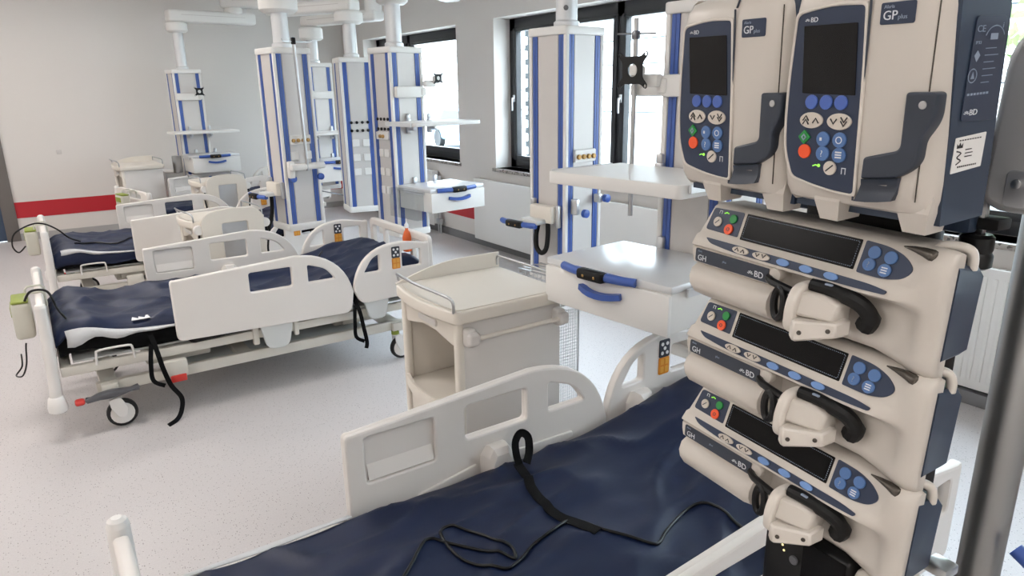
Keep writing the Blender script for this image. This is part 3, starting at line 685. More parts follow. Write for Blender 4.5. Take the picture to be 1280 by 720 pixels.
# ================================================================ bedside cabinets (front with the open shelf looks to -x)
def cabinet(loc, rz, label, side='bar', W=.50, D=.46, HT=.90, detail=True):
    """W along y, D along x; origin at the floor under the middle"""
    t = thing('bedside_cabinet', label, 'cabinet', loc, rz, 'bedside cabinets between the beds'); hx, hy = D/2, W/2; zt = HT - .05
    box('side_panel', -hx, hx, -hy, -hy + .018, .12, zt, 'cab_grey', t, .004)
    box('side_panel', -hx, hx, hy - .018, hy, .12, zt, 'cab_cream', t, .004)
    box('back_panel', hx - .014, hx, -hy + .018, hy - .018, .12, zt, 'cab_cream', t)
    for s in (-1, 1): box('front_post', -hx - .02, -hx + .016, s*(hy - .016) - .018, s*(hy - .016) + .018, .10, zt + .01, 'cab_cream', t, .012, 3)
    box('plinth', -hx, hx, -hy + .018, hy - .018, .10, .13, 'cab_cream', t)
    # top tray with a raised back lip
    out = rounded([(-hx - .035, -hy - .02), (hx + .02, -hy - .02), (hx + .02, hy + .02), (-hx - .035, hy + .02)], [.03, .04, .04, .03])
    bow = []
    for p in out: bow.append(p)
    bow = [(-hx - .03 - .035 * math.cos((y_ / (hy + .02)) * PI / 2), y_) for y_ in [(-hy - .02) + (2*hy + .04) * k / 10 for k in range(11)]][::-1] + [(hx + .02, -hy - .02), (hx + .02, hy + .02)]
    tp = plate('top_tray', [rounded(bow, .02, 3)], .05, 'cab_cream', t, Matrix.Translation((0, 0, zt)), bev=.008, res=2)
    ins = [(x * .93, y * .93) for x, y in bow]
    plate('tray_mat', [rounded(ins, .02, 3)], .003, 'cab_cream', tp, Matrix.Translation((0, 0, HT)), bev=.001)
    # back gallery: raised lip along +y and +x, metal rods on both short sides
    lip = []
    for k in range(13):
        f = k / 12; x = -hx - .03 + (2*hx + .05) * f; lip.append((x, hy + .014, HT + .004 + .065 * math.sin(PI * min(1, f * 1.6) / 2)))
    bm = bmesh.new(); vv = []
    for (x, y, z) in lip: vv.append([bm.verts.new((x, y - .006, HT - .004)), bm.verts.new((x, y - .006, z)), bm.verts.new((x, y + .006, z)), bm.verts.new((x, y + .006, HT - .004))])
    for a, b in zip(vv, vv[1:]):
        for q in range(4): bm.faces.new((a[q], a[(q+1) % 4], b[(q+1) % 4], b[q]))
    bm.faces.new(vv[0]); bm.faces.new(vv[-1][::-1]); bmesh.ops.recalc_face_normals(bm, faces=bm.faces[:])
    if side == 'table': bm.free()
    else: from_bm('raised_lip', bm, 'cab_cream', tp)
    xr = hx + .008; xf = -hx - .03
    tube('gallery_rod', [(xf + .00, -hy - .0, HT - .005), (xf - .005, -hy + .0, HT + .045), (xf - .02, -hy + .06, HT + .06), (xf - .032, 0, HT + .062), (xf - .02, hy - .06, HT + .06), (xf + .0, hy - .01, HT + .045), (xf + .01, hy + .005, HT + .02)], .006, 'steel', tp, 8, sm=5)
    tube('gallery_rod', [(xr, -hy, HT - .005), (xr, -hy, HT + .04), (xr, -hy + .06, HT + .055), (xr, hy - .06, HT + .055), (xr, hy, HT + .05), (xr, hy + .01, HT + .01)], .006, 'steel', tp, 8, sm=5)
    # drawer under the top, with a curved lower edge and a slot handle
    zd = zt - .005
    dro = rounded([(-hy + .035, zd), (-hy + .035, zd - .10), (-hy + .12, zd - .085), (0, zd - .06), (hy - .12, zd - .085), (hy - .035, zd - .10), (hy - .035, zd)], .02)
    df = plate('drawer_front', [dro], .02, 'cab_cream', t, axes((-hx - .012, 0, 0), (0, 1, 0), (0, 0, 1), (1, 0, 0)), bev=.006)
    plate('drawer_pull', [rounded(rect(-.075, .075, zd - .052, zd - .022), .014)], .012, 'cab_grey', df, axes((-hx - .022, 0, 0), (0, 1, 0), (0, 0, 1), (1, 0, 0)), bev=.004)
    box('drawer_body', -hx + .01, hx - .02, -hy + .04, hy - .04, zd - .085, zd - .01, 'cab_cream', t)
    # shelf with a bowed lip
    zs = .46
    sh = [(-hx - .01 - .05 * math.cos((y_ / (hy)) * PI / 2), y_) for y_ in [(-hy + .025) + (2*hy - .05) * k / 10 for k in range(11)]][::-1] + [(hx - .015, -hy + .025), (hx - .015, hy - .025)]
    sp = plate('shelf', [sh], .02, 'cab_cream', t, Matrix.Translation((0, 0, zs)), bev=.003)
    tube('shelf_lip', [(-hx - .006 - .05 * math.cos((y_ / hy) * PI / 2), y_, zs + .02) for y_ in [(-hy + .03) + (2*hy - .06) * k / 10 for k in range(11)]], .01, 'cab_cream', sp, flat=(.014, .05), up=(0, 0, 1))
    # lower door
    plate('lower_door', [rounded(rect(-hy + .036, hy - .036, .14, zs - .03), .02)], .018, 'cab_cream', t, axes((-hx - .008, 0, 0), (0, 1, 0), (0, 0, 1), (1, 0, 0)), bev=.005)
    for sx in (-1, 1):
        for sy in (-1, 1):
            c = lathe('castor', [(.012, .10), (.03, .098), (.03, .075), (.012, .07)], 'frame_paint', t, 12, Matrix.Translation((sx*(hx-.04), sy*(hy-.04), 0)))
            lathe('wheel', [(.015, -.014), (.036, -.012), (.036, .012), (.015, .014)], 'tyre', c, 14, axes((sx*(hx-.04), sy*(hy-.04), .036), (1, 0, 0), (0, 0, 1), (0, -1, 0)))
    if side == 'bar':
        yb = -hy - .05
        br = tube('towel_bar', [(-hx + .03, yb, zt - .055), (hx - .02, yb, zt - .055)], .009, 'cab_cream', t, 10)
        for x in (-hx + .025, hx - .025):
            b2 = bmesh.new(); badd(b2, (x, -hy - .022, zt - .055), (.045, .05, .075), .014, 3); badd(b2, (x, yb, zt - .055), (.05, .03, .05), .012, 3)
            from_bm('bar_bracket', b2, 'cab_grey', br)
        # wire basket on the back
        bk = thing('tmp', 't', 't'); bpy.data.objects.remove(bk)
        g = bmesh.new()
        for k in range(14): tadd(g, [(hx + .012 + k * .008, -hy + .03, .36), (hx + .012 + k * .008, -hy + .03, .80)], .0012, 4)
        for k in range(32): tadd(g, [(hx + .01, -hy + .03, .36 + k * .014), (hx + .12, -hy + .03, .36 + k * .014)], .0012, 4)
        q = from_bm('wire_basket', g, 'alu', t); q['kind'] = 'stuff'
        tube('basket_rim', [(hx + .005, -hy + .03, .82), (hx + .12, -hy + .03, .82), (hx + .125, -hy + .03, .80), (hx + .125, -hy + .03, .36), (hx + .12, -hy + .03, .345), (hx + .005, -hy + .03, .345)], .004, 'alu', t, 6)
        tube('basket_rim', [(hx + .12, -hy + .03, .82), (hx + .12, hy - .05, .82)], .004, 'alu', t, 6)
    elif side == 'table':
        # table top folded down against the -y side, with a metal recess
        po = rounded([(-hx - .0, .25), (hx + .0, .25), (hx + .0, .86), (hx * .8, .915), (0, .940), (-hx * .8, .915), (-hx - .0, .86)], [.03, .03, .04, .1, .2, .1, .04])
        hole = rounded(rect(-.08, .10, .36, .83), .015)
        fp = plate('folded_table', [po, hole], .022, 'cab_cream', t, axes((0, -hy - .035, 0), (1, 0, 0), (0, 0, 1), (0, -1, 0)), bev=.006)
        plate('metal_recess', [rect(-.085, .105, .355, .835)], .004, 'alu', fp, axes((0, -hy - .034, 0), (1, 0, 0), (0, 0, 1), (0, -1, 0)))
        for x in (-hx - .012, hx + .012):
            lathe('pivot', [(.03, -.02), (.034, -.016), (.034, .016), (.03, .02)], 'bed_white', fp, 16, axes((x, -hy - .03, .80), (1, 0, 0), (0, 0, 1), (0, -1, 0)))
            tube('hose', [(x, -hy - .04, .79), (x * 1.05, -hy - .045, .7), (x, -hy - .04, .6), (x * 1.04, -hy - .045, .5), (x, -hy - .03, .4)], .008, 'black_plastic', fp, 6, sm=4)
    return t
cabinet((1.485, 2.395, 0), 0.0, 'cream open-shelf bedside cabinet with towel bar and wire basket beside the near bed', 'bar', W=.48, D=.48, HT=.905)
cabinet((1.10, 5.36, 0), .10, 'cream bedside cabinet with folded table and metal recess behind the bed with straps', 'table', W=.40, D=.44, HT=.855)
cabinet((1.58, 7.62, 0), .10, 'bedside cabinet with dark gap under its tray, between the middle and askew beds', 'table', W=.40, D=.40, HT=.865)
cabinet((1.08, 9.42, 0), .06, 'grey-sided bedside cabinet standing against the back wall', 'plain', W=.50, D=.42, HT=.92)
lb = thing('laundry_bin', 'small pale grey bin beside the cabinet at the back wall', 'bin', (1.54, 9.78, 0))
loft('bin_body', [[(-.15*s, -.14*s, z), (.15*s, -.14*s, z), (.15*s, .14*s, z), (-.15*s, .14*s, z)] for s, z in ((.85, 0), (.97, .70), (1.0, .70), (1.0, .76))], 'bed_grey', lb)
box('bin_lid', -.155, .155, -.145, .145, .76, .785, 'bed_white', lb, .01)
mat('alu_white', '#d9dadb', .3, metal=.25, var=.015)
# ================================================================ ceiling pendants
def P_thing(corner, phi, w, zb, zt, label, at='front'):
    c, s = math.cos(phi), math.sin(phi); lx, ly = (w/2, w/2) if at == 'front' else (w/2, -w/2)
    x = corner[0] + c*lx - s*ly; y = corner[1] + s*lx + c*ly
    t = thing('ceiling_pendant', label, 'pendant', (x, y, zb), phi, 'supply pendants hanging from the ceiling')
    return t
FACES = {'L': lambda w: axes((-w/2, 0, 0), (0, -1, 0), (0, 0, 1), (-1, 0, 0)), 'F': lambda w: axes((0, -w/2, 0), (1, 0, 0), (0, 0, 1), (0, -1, 0)),
         'R': lambda w: axes((w/2, 0, 0), (0, 1, 0), (0, 0, 1), (1, 0, 0)), 'B': lambda w: axes((0, w/2, 0), (-1, 0, 0), (0, 0, 1), (0, 1, 0))}
def column(t, w, L, tube_top, base=True):
    """column of length L hanging from z=L(top) down to 0 in local z"""
    col = box('column', -w/2 + .012, w/2 - .012, -w/2 + .012, w/2 - .012, 0, L, 'pend_face', t, .006)
    for f in 'LFRB':
        m = FACES[f](w); h = w/2
        for s in (-1, 1):
            plate('blue_rail', [rect(s*(h - .047) - .018, s*(h - .047) + .018, .035, L - .012)], .006, 'pend_blue', col, m, c0=-.012)
            plate('rail_groove', [rect(s*(h - .047) - .003, s*(h - .047) + .003, .035, L - .012)], .002, 'pend_blue_dark', col, m, c0=-.0065)
        plate('face_panel', [rect(-h + .072, h - .072, .035, L - .012)], .004, 'pend_face', col, m, c0=-.012)
    for sx in (-1, 1):
        for sy in (-1, 1): box('corner_profile', sx*(w/2 - .013) - .013, sx*(w/2 - .013) + .013, sy*(w/2 - .013) - .013, sy*(w/2 - .013) + .013, .02, L - .01, 'pend_white', col, .008, 2)
    o = rounded([(-w/2 - .008, -w/2 - .008), (w/2 + .008, -w/2 - .008), (w/2 + .008, w/2 + .008), (-w/2 - .008, w/2 + .008)], .03)
    plate('top_cap', [o], .045, 'pend_white', t, Matrix.Translation((0, 0, L - .015)), bev=.008)
    if base: plate('bottom_cap', [o], .055, 'pend_white', t, Matrix.Translation((0, 0, -.02)), bev=.01)
    lathe('hanger_tube', [(.055, L + .02), (.072, L + .03), (.072, L + .06), (.060, L + .07), (.060, tube_top)], 'alu_white', t, 28)
    return col
def sockets(col, w, face, rows, cols, z0, dx, dz, size=.052):
    m = FACES[face](w); pr = None
    for r in range(rows):
        for c in range(cols):
            x = (c - (cols-1)/2) * dx; z = z0 - r*dz
            o = plate('socket', [rounded(rect(x - size/2, x + size/2, z - size/2, z + size/2), .006)], .012, 'pend_white', col, m, bev=.003, c0=-.008)
def round_ports(col, w, face, rows, cols, z0, dx, dz, r=.013):
    m = FACES[face](w)
    for a in range(rows):
        for c in range(cols):
            plate('port', [ellipse((c - (cols-1)/2) * dx, z0 - a*dz, r, n=14)], .01, 'black_plastic', col, m, bev=.002, c0=-.008)
def gas(col, w, face, z0, n=4, plate_h=.07):
    m = FACES[face](w)
    b = plate('gas_outlet_plate', [rounded(rect(-.085, .085, z0 - plate_h/2, z0 + plate_h/2), .01)], .02, 'pend_white', col, m, bev=.004, c0=-.008)
    for k in range(n):
        x = (k - (n-1)/2) * .04
        plate('gas_outlet', [ellipse(x, z0 - .005, .014, n=14)], .026, 'outlet_brass', col, m, bev=.004, c0=0)
def shelf(t, w, face, z, W=.60, D=.46, off=0., rail=True, th=.028):
    m = FACES[face](w)           # x across, y up, z outwards
    T = m @ Matrix(((1, 0, 0, off), (0, 0, -1, z), (0, 1, 0, 0), (0, 0, 0, 1))) # local x across, local y outward
    sh = plate('shelf', [rounded(rect(-W/2, W/2, .012, D), [.0, .0, .025, .025])], th, 'pend_white', t, T @ Matrix.Translation((0, 0, -.0)), bev=.005)
    for s in (-1, 1):
        bm = bmesh.new(); badd(bm, (s*(w/2 - .05), .05, .05 - .0), (.03, .10, .045), .008, 2, T @ Matrix.Rotation(0, 4, 'X'))
        badd(bm, (s*(w/2 - .05), .012, .04), (.04, .03, .11), .008, 2, T); badd(bm, (s*(w/2 - .05), .012, -.03), (.034, .024, .045), .01, 2, T)
        from_bm('shelf_bracket', bm, 'alu', sh)
        if rail:
            bm = bmesh.new(); badd(bm, (s*(W/2 + .012), D*.52, .014), (.010, D*.8, .03), .001, 1, T)
            badd(bm, (s*(W/2 + .004), D*.25, .014), (.012, .03, .02), 0, 1, T); badd(bm, (s*(W/2 + .004), D*.8, .014), (.012, .03, .02), 0, 1, T)
            from_bm('equipment_rail', bm, 'alu_white', sh)
    return sh, T
def handlebar(par, T, W, x0, z, D, mat_='handle_blue'):
    """blue bar handle with a black switch block, at the front edge"""
    pts = [T @ Vector((x0 + s * W/2, D + .045 - .03 * abs(s)**2, z)) for s in (-1, -.7, -.35, 0, .35, .7, 1)]
    h = tube('handle_bar', pts, .0165, mat_, par, 10)
    bm = bmesh.new(); badd(bm, (x0, D + .048, z), (.13, .042, .042), .012, 2, T); from_bm('switch_block', bm, 'black_soft', par)
    bm = bmesh.new()
    for q in (-.025, .03): badd(bm, (x0 + q, D + .071, z + (-.002)), (.010, .004, .010), .002, 1, T)
    from_bm('switch_button', bm, 'outlet_brass', par)
    bm = bmesh.new(); badd(bm, (x0, D + .012, z - .004), (.26, .05, .025), .006, 2, T); from_bm('handle_mount', bm, mat_, par)
def drawer_unit(t, w, face, z, W=.60, D=.47, Hd=.17, off=0.):
    m = FACES[face](w); T = m @ Matrix(((1, 0, 0, off), (0, 0, -1, z), (0, 1, 0, 0), (0, 0, 0, 1)))
    T2 = m @ Matrix(((1, 0, 0, off), (0, 0, 1, z), (0, 1, 0, 0), (0, 0, 0, 1)))    # x across, y outwards, z up
    u = bmesh.new(); badd(u, (0, D/2 + .006, -Hd/2 - .014), (W - .012, D - .012, Hd - .02), .006, 2, T2); un = from_bm('drawer_unit', u, 'pend_white', t)
    bm = bmesh.new(); badd(bm, (0, D/2 + .006, -.012), (W, D, .028), .007, 2, T2); from_bm('unit_top', bm, 'alu_white', un)
    bm = bmesh.new(); badd(bm, (0, D + .006, -Hd/2 - .018), (W - .004, .018, Hd - .022), .005, 2, T2); from_bm('drawer_front', bm, 'pend_white', un)
    pts = [T2 @ Vector((s * .10 + .0, D + .02 + .022 * (1 - s*s), -.075 - .012 * (1 - s*s))) for s in (-1, -.66, -.33, 0, .33, .66, 1)]
    tube('drawer_pull', pts, .013, 'handle_blue', un, flat=(.026, .022), up=(0, 0, 1))
    handlebar(un, T2, .30 if W < .5 else .36, -.02, -.012, D)
    for s in (-1, 1):
        bm = bmesh.new(); badd(bm, (s*(W/2 + .014), D*.55, -.03), (.008, D*.62, .03), .001, 1, T2); badd(bm, (s*(W/2 + .006), D*.35, -.03), (.012, .03, .02), 0, 1, T2); badd(bm, (s*(W/2 + .006), D*.78, -.03), (.012, .03, .02), 0, 1, T2)
        from_bm('equipment_rail', bm, 'alu_white', un)
    for s in (-1, 1):
        bm = bmesh.new(); badd(bm, (s*(w/2 - .05), .0, .02), (.036, .03, .06), .01, 2, T2); from_bm('clamp', bm, 'alu', un)
    return un, T2
def arm(t, p0, p1, hgt=.11, wid=.17):
    """horizontal load arm, local coordinates"""
    a, b = Vector(p0), Vector(p1); d = (b - a); L = d.length; d.normalize(); n = Vector((0, 0, 1)); s = n.cross(d)
    M = axes(a, d, s, n); bm = bmesh.new(); badd(bm, (L/2, 0, 0), (L + wid, wid, hgt), .03, 3, M); o = from_bm('load_arm', bm, 'pend_white', t)
    bm = bmesh.new()
    for q in (-1, 1): badd(bm, (L/2, q*wid/2, .01), (L*.9, .004, .006), 0, 1, M)
    from_bm('arm_seam', bm, 'pend_face', o)
def joint(t, c, z0, z1, r=.10):
    lathe('arm_joint', [(r*.8, z0), (r, z0 + .02), (r, z1 - .02), (r*.85, z1)], 'pend_white', t, 28, Matrix.Translation((c[0], c[1], 0)))
def ceiling_mount(t, c, z0, zc):
    lathe('ceiling_tube', [(.09, z0), (.09, zc - .06)], 'pend_white', t, 24, Matrix.Translation((c[0], c[1], 0)))
    lathe('ceiling_flange', [(.10, zc - .07), (.19, zc - .04), (.20, zc)], 'pend_white', t, 28, Matrix.Translation((c[0], c[1], 0)))
def vesa(t, w, face, z, x=.0, reach=.12, up=.02, side=-1, size=.10):
    m = FACES[face](w); T2 = m @ Matrix(((1, 0, 0, x), (0, 0, 1, z), (0, 1, 0, 0), (0, 0, 0, 1)))
    bm = bmesh.new(); badd(bm, (0, .02, 0), (w*.86, .045, .085), .012, 2, T2); a = from_bm('bracket_block', bm, 'pend_white', t)
    bm = bmesh.new(); badd(bm, (side*(w*.40), .02, .0), (.05, .06, .06), .012, 2, T2); badd(bm, (side*(w*.40 + reach*.5), .05, up), (reach, .045, .05), .012, 2, T2); badd(bm, (side*(w*.40 + reach), .07, up + .03), (.045, .05, .06), .012, 2, T2)
    from_bm('monitor_arm', bm, 'pend_white', a)
    V = T2 @ axes((side*(w*.40 + reach), .10, up + .04), (1, 0, 0), (0, 0, 1), (0, 1, 0)); s = size / 2
    out = [(-s, -s*1.05), (-s*.6, -s*.75), (s*.6, -s*.75), (s, -s*1.05), (s*1.1, -s*.8), (s*.72, -s*.4), (s*.72, s*.4), (s*1.1, s*.8), (s, s*1.05), (s*.6, s*.75), (-s*.6, s*.75), (-s, s*1.05), (-s*1.1, s*.8), (-s*.72, s*.4), (-s*.72, -s*.4), (-s*1.1, -s*.8)]
    plate('monitor_plate', [rounded(out, s*.12, 2), ellipse(0, 0, s*.36, s*.36, 16)] + [ellipse(qx*s*.93, qy*s*.86, s*.10, n=8) for qx in (-1, 1) for qy in (-1, 1)], .006, 'black_plastic', a, V, bev=.001)
    bm = bmesh.new(); badd(bm, (side*(w*.40 + reach), .088, up + .04), (.04, .03, .04), .006, 2, T2); from_bm('tilt_head', bm, 'pend_white', a)
    return a
def grip(t, w, face, z, x=.0, hose=True):
    """white bracket box with the blue bar handle and a looped black hose"""
    m = FACES[face](w); T2 = m @ Matrix(((1, 0, 0, x), (0, 0, 1, z), (0, 1, 0, 0), (0, 0, 0, 1)))
    bm = bmesh.new(); badd(bm, (0, .028, .03), (w*.62, .055, .10), .012, 2, T2); a = from_bm('grip_box', bm, 'cab_cream', t)
    bm = bmesh.new(); badd(bm, (-.03, .075, -.01), (w*.5, .09, .03), .01, 2, T2); from_bm('grip_arm', bm, 'bed_grey', a)
    handlebar(a, T2, .30, -.12, -.03, .10)
    for s in (-1, 1):
        bm = bmesh.new(); badd(bm, (s*(w/2 - .047), .01, .085 if s < 0 else .02), (.03, .03, .05 if s < 0 else .13), .008, 2, T2); from_bm('clamp', bm, 'alu', a)
    if hose:
        pts = [(-.02, .05, -.03), (-.035, .055, -.10), (-.03, .055, -.17), (.005, .05, -.20), (.045, .05, -.17), (.055, .045, -.09), (.05, .04, -.02)]
        tube('hose', [T2 @ Vector(p) for p in smooth_path(pts, 5)], .0145, 'black_soft', a, 10)
    return a
def wire_tray(t, w, face, z, x, W=.22, D=.16):
    m = FACES[face](w); T2 = m @ Matrix(((1, 0, 0, x), (0, 0, 1, z), (0, 1, 0, 0), (0, 0, 0, 1)))
    bm = bmesh.new()
    for k in range(7): tadd(bm, [T2 @ Vector((-W/2, D, -.03*k)), T2 @ Vector((W/2, D, -.03*k))], .0025, 5)
    for k in range(7): tadd(bm, [T2 @ Vector((-W/2, .02, -.03*k)), T2 @ Vector((-W/2, D, -.03*k))], .0025, 5)
    for k in range(9): tadd(bm, [T2 @ Vector((-W/2 + W*k/8, D, 0)), T2 @ Vector((-W/2 + W*k/8, D, -.18))], .002, 5)
    q = from_bm('wire_basket', bm, 'alu', t)
    bm = bmesh.new()
    for k in range(5): badd(bm, (0, .03 + (D - .03)*k/4, .004), (W, .012, .006), .001, 1, T2)
    from_bm('basket_slats', bm, 'steel', q)

W3 = .30
# --- P1: column with hanging hose in front of the window
t = P_thing((2.459, 3.033), math.radians(6), W3, .62, 2.0, 'supply column with blue grip handle and looped black hose by the window')
L = 2.0 - .62; c = column(t, W3, L, L + .42); gas(c, W3, 'F', .72); sockets(c, W3, 'F', 1, 2, .60, .09, .1, .045)
grip(t, W3, 'L', .36)
bm = bmesh.new(); badd(bm, (-.10, -.18, .44), (.03, .05, .09), .008); from_bm('rail_clamp', bm, 'alu', t); bm = bmesh.new(); badd(bm, (.09, -.18, .47), (.03, .05, .05), .008); from_bm('rail_clamp', bm, 'alu', t)
for (x_, z_) in ((-.055, .40), (.12, .47)):
    lathe('clamp_knob', [(.016, 0), (.024, .006), (.024, .03), (.014, .034)], 'handle_blue', t, 14, axes((x_, -.20, z_), (1, 0, 0), (0, 0, 1), (0, -1, 0)))
joint(t, (0, 0), L + .40, L + .52, .12); arm(t, (0, 0, L + .58), (.85, .75, L + .58)); ceiling_mount(t, (.85, .75), L + .60, HC - .62)
lathe('tube_screw', [(.008, 0), (.014, .002), (.014, .006), (.01, .008)], 'steel_dark', t, 12, axes((-.045, -.04, L + .13), (.7, -.7, 0), (0, 0, 1), (-.7, -.7, 0)))
wire_tray(t, W3, 'L', .085, .10, W=.26, D=.20)
# --- P2: column with shelf and drawer beside the pumps
t = P_thing((2.13, 2.02), math.radians(5), .315, .62, 1.99, 'supply column with wide shelf and drawer unit with blue handles beside the pumps', 'left')
W2 = .315; L = 1.37; c = column(t, W2, L, L + .45)
shelf(t, W2, 'L', .775, W=.64, D=.44, off=-.035, th=.048)
drawer_unit(t, W2, 'L', .435, W=.62, D=.46, Hd=.17, off=-.02)
vesa(t, W2, 'L', 1.09, x=.0, reach=.10, up=.02, side=-1, size=.14)
tube('drip_rod', [(-.16, .30, .55), (-.16, .30, 1.355)], .0105, 'steel', t, 10)
bm = bmesh.new(); badd(bm, (-.12, .22, 1.075), (.05, .24, .05), .012); from_bm('rod_holder', bm, 'pend_white', t)
bm = bmesh.new(); badd(bm, (-.16, .30, 1.29), (.03, .03, .035), .008); tadd(bm, [(-.16, .20, 1.29), (-.16, .40, 1.30)], .0035, 6); from_bm('bag_hook', bm, 'steel_dark', t)
joint(t, (0, 0), L + .43, L + .55, .12); arm(t, (0, 0, L + .60), (.9, .5, L + .60)); ceiling_mount(t, (.9, .5), L + .62, HC - .62)
# --- P3: column with clear-sided drawer, sockets
t = P_thing((2.342, 4.975), math.radians(8), W3, .60, 2.0, 'supply column with socket rows, thin shelf and white drawer with clear side box')
L = 1.40; c = column(t, W3, L, L + .36); round_ports(c, W3, 'L', 2, 4, .90, .048, .075, .012); gas(c, W3, 'L', .775, 2, .06); sockets(c, W3, 'L', 3, 2, .64, .075, .145, .058)
shelf(t, W3, 'F', .885, W=.62, D=.40, off=.08)
un, T2 = drawer_unit(t, W3, 'F', .40, W=.52, D=.42, Hd=.17, off=.12)
bm = bmesh.new(); badd(bm, (-.31, .18, -.12), (.07, .36, .22), .004, 1, T2); from_bm('clear_box', bm, 'clear_acrylic', un)
tube('box_rail', [T2 @ Vector(p) for p in ((-.275, .02, -.03), (-.275, .36, -.03))], .005, 'steel', un, 6)
vesa(t, W3, 'F', 1.10, x=0, reach=.10, up=.06, side=1, size=.085)
joint(t, (0, 0), L + .34, L + .46, .12); arm(t, (0, 0, L + .52), (.9, .45, L + .52)); ceiling_mount(t, (.9, .45), L + .54, HC - .60)
# --- P4: column facing the room with black ports and sockets
t = P_thing((2.49, 6.36), math.radians(-10), W3, .60, 1.985, 'supply column with two rows of black ports and six white sockets')
L = 1.385; c = column(t, W3, L, L + .34); round_ports(c, W3, 'F', 2, 4, .83, .052, .075, .014); sockets(c, W3, 'F', 3, 2, .64, .10, .135, .066)
joint(t, (0, 0), L + .33, L + .44, .13); arm(t, (0, 0, L + .49), (-.55, .65, L + .49)); ceiling_mount(t, (-.55, .65), L + .51, HC - .60)
# --- P5: column with steel rod
t = P_thing((1.60, 5.37), math.radians(8), W3, .68, 2.0, 'supply column with vertical steel rod and brass gas outlets above a bed')
L = 1.32; c = column(t, W3, L, L + .30); gas(c, W3, 'F', .68); sockets(c, W3, 'F', 1, 2, .56, .11, .1, .062)
tube('drip_rod', [(-.0, -.235, .45), (-.02, -.235, 1.40)], .011, 'steel', t, 10)
bm = bmesh.new(); tadd(bm, [(-.10, -.235, 1.385), (.11, -.235, 1.385)], .004, 6); tadd(bm, [(.11, -.235, 1.385), (.13, -.235, 1.40)], .004, 6); tadd(bm, [(-.10, -.235, 1.385), (-.11, -.235, 1.405)], .004, 6); from_bm('bag_hook', bm, 'steel', t)
bm = bmesh.new(); badd(bm, (-.02, -.235, 1.39), (.03, .03, .05), .008); from_bm('rod_knob', bm, 'black_soft', t)
bm = bmesh.new(); badd(bm, (.01, -.20, .48), (.28, .09, .045), .012); badd(bm, (-.11, -.18, .46), (.05, .05, .13), .012); from_bm('rod_holder', bm, 'pend_white', t)
for x_ in (-.10, .13): lathe('clamp_knob', [(.016, 0), (.026, .006), (.026, .03), (.014, .034)], 'handle_blue', t, 14, axes((x_, -.165, .39), (1, 0, 0), (0, 0, 1), (0, -1, 0)))
a = grip(t, W3, 'L', .28, hose=False)
bm = bmesh.new(); tadd(bm, smooth_path([(-.20, .02, .26), (-.205, .03, .12), (-.23, .06, .0), (-.26, .08, -.08)], 4), .016, 8); from_bm('hose', bm, 'black_soft', t)
joint(t, (0, 0), L + .28, L + .40, .14); arm(t, (0, 0, L + .46), (.5, -.75, L + .46)); ceiling_mount(t, (.5, -.75), L + .48, HC - .68)
# --- P6: behind, with shelf and drawer
t = P_thing((2.75, 8.0), math.radians(4), W3, .62, 2.0, 'farther supply column with shelf and white drawer, half hidden behind the port column')
L = 1.38; c = column(t, W3, L, L + .30); shelf(t, W3, 'F', .66, W=.60, D=.42, off=-.02)
un, T2 = drawer_unit(t, W3, 'F', .35, W=.56, D=.42, Hd=.22, off=-.03)
vesa(t, W3, 'F', 1.06, x=0, reach=.12, up=.03, side=-1, size=.09)
tube('wire_frame', [(-.25, -.30, .20), (-.25, -.50, .02), (.0, -.52, -.05), (.12, -.40, .0), (.17, -.3, .2)], .007, 'steel_dark', t, 6)
joint(t, (0, 0), L + .28, L + .42, .13); arm(t, (0, 0, L + .48), (.30, -.95, L + .48)); ceiling_mount(t, (.30, -.95), L + .50, HC - .62)
# --- P7: at the back wall
t = P_thing((1.60, 9.45), math.radians(4), .33, .66, 1.97, 'supply column with shelf and drawer standing off the back wall')
L = 1.31; c = column(t, .33, L, L + .50); shelf(t, .33, 'F', .62, W=.76, D=.36, off=.06, rail=False)
un, T2 = drawer_unit(t, .33, 'F', .34, W=.56, D=.42, Hd=.2, off=.10)
vesa(t, .33, 'F', 1.02, x=-.02, reach=-.02, up=.02, side=1, size=.11)
lathe('steel_canister', [(.05, 0), (.055, .005), (.055, .20), (.05, .205)], 'steel', t, 18, Matrix.Translation((-.25, -.16, .12)))
joint(t, (0, 0), L + .46, L + .58, .12); arm(t, (0, 0, L + .65), (.85, .02, L + .65), .14, .2); joint(t, (.70, .0), L + .70, L + .78, .11)
arm(t, (.66, .0, L + .84), (1.6, -.55, L + .84), .13, .2); ceiling_mount(t, (1.6, -.55), L + .88, HC - .66)
# ================================================================ pump tower
TA = (.67628, .49824); ZA = 1.558; TH = math.atan2(-.99641, -.08465)      # display corner of the top syringe pump, tower heading
def tw(u, d, z):
    """tower coordinates (along the front, outwards, height above ZA) to the world"""
    c, s = math.cos(TH), math.sin(TH)      # local x = u, local y = -d
    return (TA[0] + c*u - s*(-d), TA[1] + s*u + c*(-d), ZA + z)
FR = lambda d=0.: axes((0, -d, 0), (1, 0, 0), (0, 0, 1), (0, -1, 0))      # front plane
def key(name, par, mx, cx, cz, r, m, t=.0022, ry=None, c0=0., n=18): return plate(name, [ellipse(cx, cz, r, ry, n)], t, m, par, mx, bev=.0007, c0=c0)
def chevron(par, mx, pts, m, wd=.0009, c0=.0037):
    bm = bmesh.new()
    for (cx, cz, up, s) in pts:
        tadd(bm, [mx @ Vector((cx - s, cz - up*s*.8, c0)), mx @ Vector((cx, cz + up*s*.6, c0)), mx @ Vector((cx + s, cz - up*s*.8, c0))], .01, flat=(wd*1.3, .0004), up=mx.to_3x3() @ Vector((0, 0, 1)))
    return from_bm('key_symbol', bm, m, par, 180)
